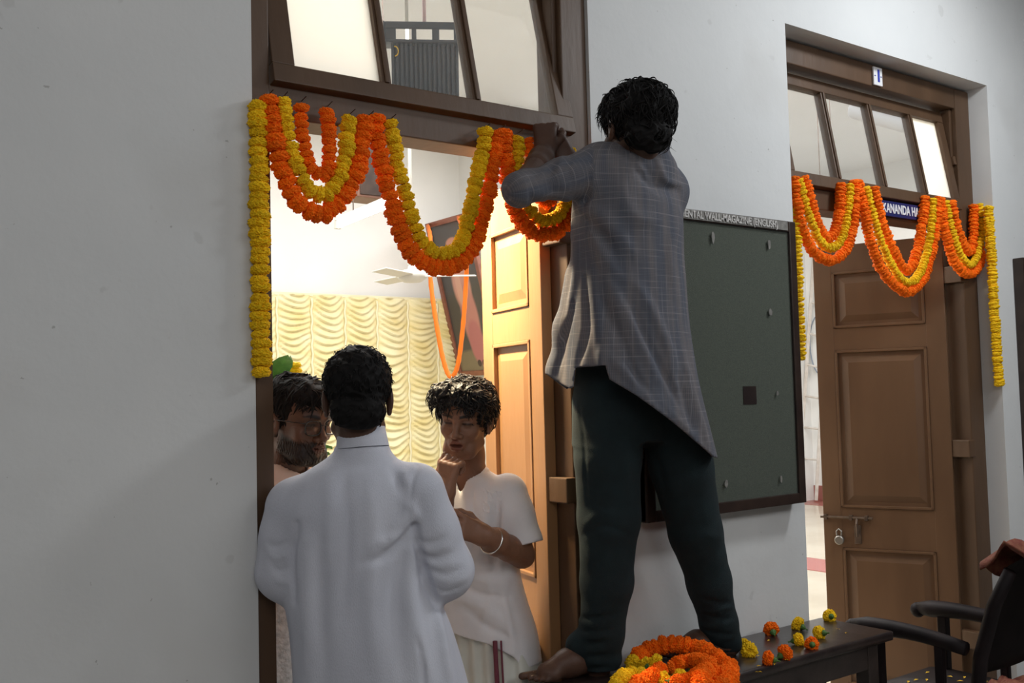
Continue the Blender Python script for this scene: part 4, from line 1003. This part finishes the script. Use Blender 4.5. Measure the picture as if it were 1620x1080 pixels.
# trousers
v = Vol([1.6, 1.6, .66], [2.85, 2.5, 1.72], .0048)
v.loft([(W(984, 700, D=2.94), .155, .115), (W(984, 640, D=2.92), .15, .115), (W(984, 560, D=2.90), .14, .10)], (1, 0), k=.03)
v.chain(Lleg, k=.02); v.chain(Rleg, k=.02)
def line(pts, D): return [W(x, y, D=D) for x, y in pts]
for i in range(9):   # bunched hems
    y = 975+i*10; s = -1 if i % 2 else 1
    v.pleat([(910, y+6*s), (935, y+2), (972, y-5*s)], .009, .0065 if i % 2 else -.006, 2.7, 3.0)
for i in range(7):
    y = 950+i*12; s = -1 if i % 2 else 1
    v.pleat([(1108, y-5*s), (1135, y+3), (1164, y+6*s)], .009, .0055 if i % 2 else -.005, 2.85, 3.2)
v.ell(W(912, 1020, D=2.93), (.030, .03, .035), k=.03); v.ell(W(968, 1042, D=2.93), (.025, .028, .02), k=.02); v.ell(W(1160, 1015, D=3.1), (.02, .03, .03), k=.02)
v.pleat([(925, 830), (950, 812), (985, 818)], .012, .005, 2.6, 3.2); v.pleat([(925, 845), (955, 832), (1000, 845)], .010, -.005, 2.6, 3.2)
v.pleat([(1085, 860), (1110, 845), (1140, 850)], .012, .005, 2.6, 3.2); v.pleat([(1020, 690), (1045, 740), (1060, 800)], .012, -.004, 2.6, 3.2)
v.pleat([(915, 640), (925, 720), (930, 800)], .006, -.004, 2.6, 3.2); v.pleat([(1000, 640), (990, 720), (985, 800)], .02, .004, 2.6, 3.2)
v.noise(lambda X, Y, Z: -.0030*fbm(X, Y, Z*.55, 26, 11, 6, 2))
zc = W(950, 1068, D=2.93)[2]
v.noise(lambda X, Y, Z: np.where(Z < max(BZ+.014, .70), .3, 0)+0*X+0*Y)
V, F = v.mesh(); np_mesh('trousers', V, F, 'teal', pB)
# checked shirt
v = Vol([1.42, 1.55, 1.26], [2.75, 2.45, 2.30], .0042)
SD = 2.87
lv = [(1015, 745, .245, .17), (1006, 680, .230, .165), (998, 610, .212, .158), (995, 550, .196, .150), (994, 500, .186, .142), (994, 450, .180, .135), (993, 400, .176, .130), (993, 340, .174, .126), (994, 300, .166, .112), (996, 270, .135, .085)]
v.loft([(W(x, y, D=SD), a, b_) for x, y, a, b_ in lv], (1, 0), k=.02)
v.cap(Ls+[0, 0, -.005], Rs+[0, 0, -.002], .060, .062, k=.05)
v.chain([(Ls+[0, 0, -.01], .070), (Ls*.5+Le*.5, .054), (Le, .043), (Le*.80+Lw*.20, .038)], k=.03)
v.chain([(Rs+[0, 0, -.01], .060), (Re, .050), (Re*.6+Rw*.4, .047)], k=.035)
v.cap(nk+[0, 0, -.05], nk+[0.0, 0, .012], .074, .062, k=.04); v.cap(W(955, 262, D=2.80), W(1030, 268, D=2.87), .062, .066, k=.03)
# front flap flaring out at the left
v.chain([(W(912, 440, D=2.86), .03), (W(897, 520, D=2.86), .035), (W(889, 585, D=2.87), .038), (W(886, 640, D=2.87), .04)], k=.04)
q = lambda P: line(P, 2.735)
v.noise(lambda X, Y, Z: -.0035*fbm(X, Y, Z*.45, 17, 5, 6, 2))
F_ = [([(1010, 455), (1035, 500), (1060, 560), (1072, 610)], .016, .012), ([(1000, 480), (1020, 530), (1050, 590), (1075, 640)], .012, -.009), ([(960, 440), (985, 490), (1015, 550), (1040, 600)], .016, .010),
      ([(950, 470), (975, 520), (1000, 580), (1020, 630)], .012, -.008), ([(925, 440), (928, 520), (915, 575)], .010, -.014), ([(938, 430), (945, 500), (950, 560)], .014, .010),
      ([(1012, 262), (1022, 280), (1045, 295), (1070, 300)], .020, -.012), ([(1000, 245), (1015, 272), (1030, 292)], .010, .012), ([(1040, 255), (1052, 285), (1075, 292)], .010, .010),
      ([(930, 345), (950, 400), (990, 440)], .022, .008), ([(985, 300), (1000, 340), (1040, 350)], .02, .007), ([(935, 250), (930, 290), (925, 330)], .009, -.009),
      ([(912, 320), (960, 350), (1000, 400)], .018, .009), ([(915, 340), (955, 375), (985, 430)], .014, -.008), ([(960, 560), (990, 590), (1040, 640), (1100, 690)], .014, .008),
      ([(955, 590), (953, 560), (960, 530)], .012, .012), ([(1000, 590), (1040, 635), (1090, 690)], .012, -.008), ([(1080, 560), (1100, 640), (1118, 700)], .016, .010), ([(1065, 560), (1085, 640), (1100, 690)], .012, -.008),
      ([(1075, 340), (1060, 400), (1065, 460)], .02, .008), ([(905, 360), (912, 420), (900, 500)], .014, .008), ([(880, 590), (895, 530), (908, 480)], .010, -.010)]
for P, w_, a_ in F_: v.pleat(P, w_*1.0, a_*1.25, 2.4, 2.95)
for k, (x, y) in enumerate(((905, 238), (890, 247), (875, 257), (860, 268), (845, 278))):       # sleeve creases
    v.pleat([(x, y), (x-6, y+28), (x+2, y+56)], .009, .006 if k % 2 else -.006, 2.4, 2.95)
v.pleat([(915, 330), (890, 312), (850, 305)], .012, .007, 2.4, 2.95)
v.hollow(.009)
s_px = lambda X, Y, Z: (X*cR[0]+Y*cR[1]+(Z-CH)*cR[2])/(X*cF[0]+Y*cF[1]+(Z-CH)*cF[2])*FPX+810
hemp = [(840, 585), (868, 592), (900, 615), (906, 612), (909, 582), (952, 580), (958, 601), (1000, 626), (1060, 668), (1133, 724), (1250, 760)]
hx = np.array([p[0] for p in hemp], float); hz = np.array([W(p[0], p[1], D=2.80)[2] for p in hemp])
hs = np.array([W(p[0], p[1], D=2.80)@cR for p in hemp])      # hem height by position across the body
def hemcut(X, Y, Z):
    s = X*cR[0]+Y*cR[1]+Z*cR[2]; c = np.clip(np.interp(s, hs, hz)-Z, -1, .4); return c
g = (v.ax[0][:, None, None], v.ax[1][None, :, None], v.ax[2][None, None, :]); v.f = np.maximum(v.f, hemcut(*g)*.7).astype(np.float32)
v.cap(nk+[0, 0, -.05], nk+(Hc-nk)*1.4, .049, .049, k=.004, sub=True)
v.cap(Le*.45+Lw*.55, Lw+(Lw-Le)*.3, .05, .05, k=.004, sub=True); v.cap(Re*.3+Rw*.7, Rw, .06, .06, k=.004, sub=True)
zt = (nk+[0, 0, .052])[2]
V, F = v.mesh()
# cloth coordinates: around and along whichever piece the cloth belongs to
hA, dA = seg_t(V, Ls, Le); hB, dB = seg_t(V, Rs, Re); aax = nrm(Le-Ls)
ctr = W(994, 450, D=SD); ang = np.arctan2(V[:, 0]-ctr[0], -(V[:, 1]-ctr[1])); U = np.column_stack([ang*.17, V[:, 2], V[:, 1]*0])
ia = (hA > .10) & (dA < .085) & ((V-Ls)@cR < -.015); pa = nrm(np.cross(aax, cF)); pb = np.cross(aax, pa)
U[ia] = np.column_stack([(np.arctan2((V-Ls)@pa, (V-Ls)@pb)*.052), (V-Ls)@aax+1, 0*V[:, 0]])[ia]
np_mesh('checked_shirt', V, F, 'plaid', pB, cuv=U)
# collar and yoke seam
c = MB(); up = nrm(Hc-nk+np.array([0, 0, .05])); ca = nrm(np.cross(up, [0, 1, 0])); cb = np.cross(ca, up); rows = []
VV = []
for i in range(33):
    t = math.pi*2*i/32; row = []
    for j, (r_, hh) in enumerate(((.069, -.022), (.062, .012), (.058, .040), (.0555, .040), (.057, .0))): row.append(c.bm.verts.new(nk+up*(hh+.016)+r_*(math.cos(t)*ca+math.sin(t)*cb*1.02)))
    VV.append(row)
for i in range(32):
    for j in range(4): c.bm.faces.new((VV[i][j], VV[i+1][j], VV[i+1][j+1], VV[i][j+1]))
co = c.build('collar', 'plaid', pB, True)
me = co.data; a = me.attributes.new('cuv', 'FLOAT_VECTOR', 'POINT')
cc_ = np.array([v_.co[:] for v_ in me.vertices]); a.data.foreach_set('vector', np.column_stack([np.arctan2((cc_-nk)@ca, (cc_-nk)@cb)*.06, (cc_-nk)@up, 0*cc_[:, 0]]).astype(np.float32).ravel())

# ================================================================= man in white kurta, back to the camera
D = 2.40
r28 = nrm([cR[0], cR[1], 0]); ray = nrm(W(566, 620, D=1)-np.array([0, 0, CH])); fw = nrm([ray[0], ray[1], 0]); rt = np.array([fw[1], -fw[0], 0])
Ls, Rs = W(468, 800, D=D), W(658, 775, D=D); Le, Re = W(450, 905, D=D-.01), W(703, 908, D=D+.02); Lw, Rw = W(505, 905, D=D+.25), W(655, 850, D=D+.26)
nk = W(573, 705, D=D+.0); Hc = W(566, 632, D=D+.02)
v = Vol([.6, 1.7, -.01], [1.75, 2.9, 1.5], .008)
KL = [(573, 712, .060, .058), (570, 728, .088, .070), (567, 745, .122, .088), (563, 770, .152, .106), (559, 800, .170, .118), (560, 850, .172, .124), (564, 900, .174, .128), (574, 950, .182, .132), (588, 1000, .192, .138), (603, 1080, .206, .146), (616, 1180, .220, .156), (622, 1260, .228, .160)]
KP = [(W(x, y, D=D), a, b_) for x, y, a, b_ in KL]
v.loft([(p, a*.76, b_*.78) for p, a, b_ in KP[1:10]], rt, k=.03)
v.chain([(nk+[0, 0, -.03], .05), (nk, .050), (Hc+(nk-Hc)*.5, .05)], k=.03)
for s in (-1, 1):
    hp = KP[8][0]+rt*s*.09; v.chain([(hp, .072), (np.array([hp[0], hp[1], .48]), .060), (np.array([hp[0], hp[1], .08]), .042)], k=.03); fh = np.array([hp[0], hp[1], .0]); foot(v, fh-fw*.04, fh+fw*.19)
v.chain([(Ls, .05), (Le, .04), (Lw, .03)], k=.02); v.chain([(Rs, .05), (Re, .04), (Rw, .03)], k=.02)
Mh = frame(fw+np.array([0, 0, -.05])); hd = head(Hc, Mh, .95, nk)
hL = hand(Lw, fw*.9+rt*.3, np.array([0, 0, 1.]), -1, .95, (.5, .5, .55, .6), h=.003); hR = hand(Rw, fw*.9-rt*.2+np.array([0, 0, .2]), np.array([0, 0, 1.]), 1, .95, (.4, .5, .6, .6), h=.003)
V, F, T = join([ones(v.mesh()), hd, hL, hR]); pW = person(V, F, T, 'person with back to the camera in a long white kurta standing in the near doorway', 'skindark')
hairdo(Hc, Mh, .955, [((0, -.026, .046), (.083, .101, .086)), ((0, .02, .08), (.066, .07, .044)), ((0, -.075, -.03), (.066, .046, .052))],
       [((0, .13, -.03), (.085, .085, .11)), ((-.10, -.0, -.018), (.03, .028, .05)), ((.10, -.0, -.018), (.03, .028, .05)), ((0, -.02, -.150), (.12, .13, .085))], .0035, 150, 8, 900, pW, hm='hairmatte', lockl=.018, curl=.002, lockr=.0013)
v = Vol([.62, 1.65, .60], [1.8, 2.75, 1.50], .0048)
v.loft(KP, rt, k=.02)
v.chain([(Ls+[0, 0, -.005], .070), (Ls*.5+Le*.5, .066), (Le, .062), (Le*.5+Lw*.5, .052), (Lw, .045)], k=.03)
v.chain([(Rs+[0, 0, -.005], .070), (Rs*.5+Re*.5, .068), (Re+[0, 0, .01], .068), (Re*.5+Rw*.5, .058), (Rw, .048)], k=.028)
v.cap(nk+[0, 0, -.03], nk+[0, 0, .005], .062, .058, k=.02)
qd = D-.115; q = lambda P, D_=qd: line(P, D_)
v.noise(lambda X, Y, Z: -.0030*fbm(X, Y, Z*.30, 15, 21, 6, 2))
F_ = [([(652, 795), (640, 820), (625, 830)], .012, .010), ([(655, 815), (620, 850), (590, 862)], .014, .008), ([(655, 830), (615, 875), (575, 890)], .012, -.008), ([(650, 800), (635, 770), (622, 745)], .012, -.009), ([(660, 820), (640, 780), (640, 750)], .012, .009),
      ([(655, 830), (668, 900), (690, 960)], .010, -.020), ([(470, 830), (462, 880), (465, 950)], .010, -.018), ([(655, 850), (650, 900), (655, 980), (680, 1080)], .018, .010), ([(640, 860), (625, 930), (630, 1010), (640, 1080)], .018, -.008),
      ([(520, 740), (522, 820), (515, 900)], .018, .005), ([(545, 740), (550, 850), (545, 980)], .014, -.004), ([(585, 760), (590, 860), (585, 960), (600, 1080)], .02, .006), ([(490, 860), (485, 950), (490, 1080)], .02, .008), ([(510, 860), (508, 950), (515, 1080)], .018, -.006),
      ([(660, 1010), (668, 1045), (672, 1090)], .006, -.009), ([(690, 960), (700, 1010), (712, 1080)], .014, .010)]
for P, w_, a_ in F_: v.pleat(P, w_*.95, a_*1.15, 2.1, 2.5)
for k, (x, y) in enumerate(((672, 855), (676, 868), (682, 880), (690, 893), (698, 905), (706, 918), (700, 932))):
    v.pleat([(x-18, y-5), (x+6, y+3), (x+34, y-6)], .0065, .004 if k % 2 else -.004, 2.1, 2.5)
for k, (x, y) in enumerate(((435, 862), (438, 880), (442, 900), (448, 918))):
    v.pleat([(x-12, y-4), (x, y+2), (x+18, y-4)], .0075, .004 if k % 2 else -.004, 2.1, 2.5)
v.pleat([(640, 712), (660, 735), (652, 765), (646, 830)], .005, -.004, 2.1, 2.5)
v.hollow(.011); g = (v.ax[0][:, None, None], v.ax[1][None, :, None], v.ax[2][None, None, :]); v.f = np.maximum(v.f, (.64-g[2])+0*v.f).astype(np.float32)
v.cap(nk+[0, 0, -.05], nk+(Hc-nk)*1.2, .050, .050, k=.004, sub=True)
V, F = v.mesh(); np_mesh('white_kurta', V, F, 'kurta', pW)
def collar(parent, nk, Hc, material, r0, hgt, name='collar', open_at=None, gap=0.0):
    up = nrm((Hc-nk)*.6+np.array([0, 0, .05])); f_ = np.array([0, 1., 0]) if open_at is None else open_at; f_ = nrm(f_-(f_@up)*up); a_ = np.cross(f_, up); c = MB(); VV = []; n = 36
    for i in range(n+1):
        t = gap+(2*math.pi-2*gap)*i/n; row = []
        for (dr, hh) in ((.004, -.016), (.001, .0), (-.003, hgt), (-.006, hgt), (-.004, .0)): row.append(c.bm.verts.new(nk+up*hh+(r0+dr)*(math.cos(t)*f_+math.sin(t)*a_)))
        VV.append(row)
    for i in range(n):
        for j in range(4): c.bm.faces.new((VV[i][j], VV[i+1][j], VV[i+1][j+1], VV[i][j+1]))
    return c.build(name, material, parent, True)
collar(pW, nk+np.array([0, 0, .012]), Hc, 'kurta', .059, .030)
# pyjama legs under the kurta
v = Vol([.7, 1.7, .05], [1.8, 2.8, .8], .008)
for s in (-1, 1):
    hp = KP[8][0]+rt*s*.09; v.chain([(np.array([hp[0], hp[1], .72]), .11), (np.array([hp[0], hp[1], .40]), .095), (np.array([hp[0], hp[1], .12]), .075)], k=.02)
V, F = v.mesh(); np_mesh('trousers', V, F, 'kurta', pW)

# ================================================================= young man facing us
D = 3.02
ray = nrm(W(740, 640, D=1)-np.array([0, 0, CH])); back = -nrm([ray[0], ray[1], 0]); 
fwB = nrm(back*.92-r28*.38); rtB = np.array([fwB[1], -fwB[0], 0])       # his right = picture left
Hc = W(736, 664, D=D-.03); nk = W(742, 752, D=D+.03)
Ls, Rs = W(803, 778, D=D+.0), W(706, 775, D=D+.06)
Le, Lw = W(826, 878, D=D-.04), W(768, 848, D=D-.20)
Re, Rw = W(664, 868, D=D-.12), W(703, 782, D=D-.20)
YL = [(742, 745, .055, .055), (745, 760, .105, .07), (750, 778, .135, .085), (752, 810, .142, .100), (752, 850, .138, .102), (752, 900, .136, .104), (758, 950, .146, .110), (762, 1000, .166, .128), (766, 1060, .176, .138)]
YP = [(W(x, y, D=D+.03), a, b_) for x, y, a, b_ in YL]
v = Vol([1.3, 2.0, -.01], [2.3, 3.1, 1.45], .008)
v.loft([(p, a*.78, b_*.74) for p, a, b_ in YP[1:]], rtB, k=.03)
v.chain([(nk+[0, 0, -.03], .048), (nk+[0, 0, .01], .046), (Hc+(nk-Hc)*.55, .046)], k=.03)
v.chain([(Ls, .045), (Le, .036)], k=.02); v.chain([(Le, .038), (Le*.6+Lw*.4, .037), (Lw, .025)], k=.01); v.chain([(Rs, .045), (Re, .036), (Rw, .026)], k=.02)
for s in (-1, 1):
    hp = YP[-1][0]+rtB*s*.075; v.chain([(hp, .07), (np.array([hp[0], hp[1], .45]), .06), (np.array([hp[0], hp[1], .08]), .042)], k=.03); fh = np.array([hp[0], hp[1], 0.]); foot(v, fh-fwB*.04, fh+fwB*.18)
Mh = frame(nrm(back*.93-r28*.30+np.array([0, 0, -.13])), roll=R(5))
hd = head(Hc, Mh, .92, nk, mouth=.0085, lids=.6, thin=.96)
side_l = nrm(W(718, 828, D=D-.26)-Lw)
hL = hand(Lw, side_l, nrm(-cF*.75+cU*.25+cR*.25), 1, .98, (.55, .45, .42, .40), bend=(.5, .8, .6), thumb=(.5, .3), fore=Le*.6+Lw*.4, rw=.025, rf=.036, spread=.26)
hR = hand(Rw, nrm(W(711, 735, D=D-.20)-Rw), nrm(-cF*.75-cR*.45+cU*.2), -1, .98, (1.05, 1.25, 1.3, 1.3), bend=(.95, 1.1, .7), thumb=(.55, .2), fore=Re*.4+Rw*.6, rw=.025, rf=.034)
V, F, T = join([ones(v.mesh()), hd, hL, hR]); pY = person(V, F, T, 'young wavy haired person in short sleeved white shirt, one hand raised to the mouth', 'skin')
hairdo(Hc, Mh, .90, [((0, -.022, .050), (.094, .106, .088)), ((.02, .045, .085), (.080, .064, .044)), ((-.03, .045, .082), (.062, .058, .042)), ((0, -.07, -.01), (.075, .05, .06))],
       [((0, .130, -.030), (.074, .080, .103)), ((-.105, .01, -.028), (.034, .032, .045)), ((.105, .01, -.028), (.034, .032, .045)), ((0, .0, -.15), (.12, .12, .09))], .011, 95, 12, 1500, pY, lockl=.045, curl=.008, wave=110, lockr=.0019)
v = Vol([1.35, 2.05, .66], [2.25, 3.05, 1.42], .0042)
v.loft(YP, rtB, k=.02)
slv = Ls+(Le-Ls)*.80
v2 = Vol([1.35, 2.05, .66], [2.25, 3.05, 1.42], .0042); v2.chain([(Ls+[0, 0, -.006], .060), (Ls*.5+slv*.5, .061), (slv+rtB*-.004, .062), (slv+(Le-Ls)*.4, .064)], k=.028)
g = (v.ax[0][:, None, None], v.ax[1][None, :, None], v.ax[2][None, None, :]); d_ = nrm(Le-Ls); cut = Ls+(Le-Ls)*.86
v2.f = np.maximum(v2.f, (g[0]-cut[0])*d_[0]+(g[1]-cut[1])*d_[1]+(g[2]-cut[2])*d_[2]).astype(np.float32); sleeve = v2.f.copy(); v.f = smin(v.f, v2.f, .012)
v.chain([(Rs+[0, 0, -.006], .060), (Rs+(Re-Rs)*.8, .060), (Re, .062)], k=.028)
v.cap(nk+[0, 0, -.03], nk+[0, 0, .0], .058, .054, k=.02)
v.noise(lambda X, Y, Z: -.0030*fbm(X, Y, Z*.5, 22, 31, 6, 2))
q = lambda P, D_=D-.08: line(P, D_)
F_ = [([(800, 800), (795, 850), (790, 900)], .010, .010), ([(786, 790), (784, 850), (780, 900)], .010, -.012), ([(775, 780), (765, 850), (750, 900)], .013, .009), ([(745, 790), (760, 840), (790, 890)], .011, -.007), ([(725, 900), (760, 915), (800, 925)], .014, .010),
      ([(720, 920), (760, 940), (805, 945)], .011, -.010), ([(715, 945), (755, 955), (800, 985)], .014, .010), ([(735, 960), (770, 990), (810, 1010)], .011, -.008), ([(795, 940), (806, 990), (812, 1030)], .012, .009), ([(740, 900), (780, 890), (805, 870)], .012, .009),
      ([(758, 1000), (775, 950), (770, 900)], .012, .006), ([(750, 765), (749, 830), (748, 880)], .004, -.003)]
for P, w_, a_ in F_: v.pleat(P, w_*1.0, a_*1.15, 2.75, 3.1)
v.hollow(.009)
g = (v.ax[0][:, None, None], v.ax[1][None, :, None], v.ax[2][None, None, :])
yh = [(690, 1000), (720, 1000), (774, 1012), (812, 1032), (826, 1052), (860, 1056)]; ys_ = np.array([W(x, y, D=D-.05)@cR for x, y in yh]); yz_ = np.array([W(x, y, D=D-.05)[2] for x, y in yh])
v.f = np.maximum(v.f, (np.interp(g[0]*cR[0]+g[1]*cR[1]+g[2]*cR[2], ys_, yz_)-g[2])*.9).astype(np.float32)
v.cap(nk+[0, 0, -.05], nk+(Hc-nk)*1.2, .046, .046, k=.004, sub=True)
# open V at the throat
v.cap(nk+fwB*.05+[0, 0, .03], nk+fwB*.085+[0, 0, -.055], .026, .006, k=.006, sub=True)
V, F = v.mesh(); np_mesh('white_shirt', V, F, 'whiteshirt', pY)
collar(pY, nk+np.array([0, 0, .006]), Hc, 'whiteshirt', .055, .022, open_at=fwB, gap=.45)
# pocket and buttons
pkt = MB(); gv = []
for i in range(9):
    row = []
    for j in range(9): x0 = 765+i*3.6-j*.2; row.append(pkt.bm.verts.new(v.hit(x0, 771+j*4.6+i*.9, 2.7, 3.2)-cF*.0022))
    gv.append(row)
for i in range(8):
    for j in range(8): pkt.bm.faces.new((gv[i][j], gv[i+1][j], gv[i+1][j+1], gv[i][j+1]))
pkt.build('pocket', 'whiteshirt', pY)
# dhoti with maroon border
v = Vol([1.35, 2.0, .10], [2.25, 3.1, 1.0], .006)
v.loft([(np.array([YP[-1][0][0], YP[-1][0][1], z]), a, b_) for z, a, b_ in ((.88, .12, .09), (.80, .155, .115), (.6, .19, .145), (.35, .195, .15), (.12, .185, .15))], rtB, k=.02)
v.noise(lambda X, Y, Z: -.006*np.sin(((X*rtB[0]+Y*rtB[1]))*150+3*np.sin(Z*5))-.003*fbm(X, Y, Z*.2, 20, 41))
V, F = v.mesh(); np_mesh('dhoti', V, F, 'dhoti', pY)
st = MB(); c0 = np.array([YP[-1][0][0], YP[-1][0][1], 0])
for off, wd_ in ((-.092, .007), (-.108, .003)):
    pts = []; 
    for z in np.linspace(.2, .80, 24):
        a_ = .168+(.85-z)*.07*(z < .85); b2_ = .130+(.85-z)*.06*(z < .85); u = off+.006*math.sin(z*9); y_ = b2_*(1-abs(u/a_)**2.3)**(1/2.3)+.006; pts.append(c0+rtB*u+fwB*y_+np.array([0, 0, z]))
    st.tube(pts, wd_, 5)
st.build('border_stripe', 'maroon', pY, True)
# wrist bangle
d_ = nrm(Lw-Le); a_ = nrm(np.cross(d_, [0, 0, 1])); b_ = np.cross(a_, d_); c_ = Lw-d_*.030; mb = MB()
mb.tube([c_+.036*(math.cos(t)*a_+math.sin(t)*b_)+np.array([0, 0, -.004]) for t in np.linspace(0, 6.283, 33)[:-1]], .0028, 8, closed=True); mb.build('bangle', 'metalbright', pY, True)

# ================================================================= man with glasses behind
D = 3.0
Mf = nrm(cR*.80-cF*.62-cU*.10); Mh = frame(Mf); Hc = W(474, 666, D=D); nk = W(448, 745, D=D+.03)
fwL = nrm([Mf[0], Mf[1], 0]); rtL = np.array([fwL[1], -fwL[0], 0]); base = np.array([nk[0], nk[1], 0])
v = Vol([.6, 2.2, -.01], [1.75, 3.3, 1.45], .008)
LL = [(1.30, .055, .055), (1.26, .11, .075), (1.20, .17, .10), (1.0, .17, .115), (.8, .16, .12)]
v.loft([(base+[0, 0, z], a*.86, b_*.86) for z, a, b_ in LL], rtL, k=.03)
v.chain([(nk+[0, 0, -.03], .052), (nk, .052), (Hc+(nk-Hc)*.5, .05)], k=.03)
A = base+rtL*.18+[0, 0, 1.20]; B = base-rtL*.18+[0, 0, 1.20]
v.chain([(A, .045), (A+[0, 0, -.27], .036), (A+[0, 0, -.50], .026)], k=.02); v.chain([(B, .045), (B+[0, 0, -.27], .036), (B+[0, 0, -.50], .026)], k=.02)
for s in (-1, 1):
    hp = base+rtL*s*.09+[0, 0, .82]; v.chain([(hp, .09), (np.array([hp[0], hp[1], .45]), .06), (np.array([hp[0], hp[1], .08]), .042)], k=.03); fh = np.array([hp[0], hp[1], 0.]); foot(v, fh-fwL*.04, fh+fwL*.18)
hd = head(Hc, Mh, 1.06, nk, beard=1)
hA = hand(A+[0, 0, -.5], np.array([0, 0, -1.]), fwL, -1, .95, (.5, .5, .6, .6), h=.003); hB = hand(B+[0, 0, -.5], np.array([0, 0, -1.]), fwL, 1, .95, (.5, .5, .6, .6), h=.003)
V, F, T = join([ones(v.mesh()), hd, hA, hB]); pL = person(V, F, T, 'bearded person with black rimmed glasses standing behind the person in white kurta', 'skindark')
hairdo(Hc, Mh, 1.06, [((0, -.026, .045), (.085, .103, .086)), ((0, .035, .080), (.07, .065, .040)), ((0, -.075, -.03), (.068, .046, .052))],
       [((0, .130, -.032), (.080, .082, .098)), ((-.10, .01, -.018), (.034, .034, .052)), ((.10, .01, -.018), (.034, .034, .052)), ((0, .0, -.150), (.12, .13, .095))], .0045, 110, 18, 900, pL, hm='hairmatte', lockl=.045, curl=.002, lockr=.0016, wave=30)
def glasses(parent, C, M):
    P = lambda x, y, z: C+M@np.array([x, y, z])*1.06; g = MB()
    for s in (-1, 1):
        pts = []
        for t in np.linspace(0, 6.283, 29)[:-1]:
            cx, cz = math.cos(t), math.sin(t); x = s*.033+.0245*np.sign(cx)*abs(cx)**.6; z = -.004+.0195*np.sign(cz)*abs(cz)**.6; pts.append(P(x, .099-.12*(x*x)/.06, z))
        g.tube(pts, .0026, 6, closed=True); g.tube([P(s*.057, .092, .008), P(s*.074, .05, .008), P(s*.083, -.005, .006), P(s*.083, -.022, -.012)], .0016, 6)
    g.tube([P(-.010, .099, .002), P(0, .103, .005), P(.010, .099, .002)], .0014, 6); fr = g.build('glasses', 'specs', parent, True)
    for s in (-1, 1):
        l = MB(); vs = []
        for t in np.linspace(0, 6.283, 25)[:-1]:
            cx, cz = math.cos(t), math.sin(t); x = s*.033+.0235*np.sign(cx)*abs(cx)**.6; z = -.004+.0185*np.sign(cz)*abs(cz)**.6; vs.append(l.bm.verts.new(P(x, .0985-.12*(x*x)/.06, z)))
        l.bm.faces.new(vs); l.build('lens', 'clearglass', fr)
glasses(pL, Hc, Mh)
v = Vol([.6, 2.2, .70], [1.75, 3.3, 1.45], .0055)
v.loft([(base+[0, 0, z], a, b_) for z, a, b_ in [(1.32, .07, .065), (1.28, .12, .085), (1.22, .175, .11), (1.0, .18, .13), (.78, .19, .14)]], rtL, k=.02)
v.chain([(A, .06), (A+[0, 0, -.22], .056)], k=.03); v.chain([(B, .06), (B+[0, 0, -.22], .056)], k=.03)
v.noise(lambda X, Y, Z: -.003*fbm(X, Y, Z*.5, 20, 51)); v.cap(nk+[0, 0, -.05], nk+(Hc-nk)*1.2, .058, .052, k=.004, sub=True)
V, F = v.mesh(); np_mesh('pale_shirt', V, F, 'pinkshirt', pL)
v = Vol([.6, 2.1, .10], [1.75, 3.3, 1.06], .0065)
v.loft([(base+[0, 0, z], a, b_) for z, a, b_ in ((1.02, .225, .15), (.9, .235, .165), (.7, .235, .17), (.4, .23, .17), (.12, .21, .16))], rtL, k=.02)
v.noise(lambda X, Y, Z: -.006*fbm(X, Y, Z*.4, 45, 61, 6, 2)); V, F = v.mesh(); np_mesh('crumpled_dhoti', V, F, 'fuzzy', pL)
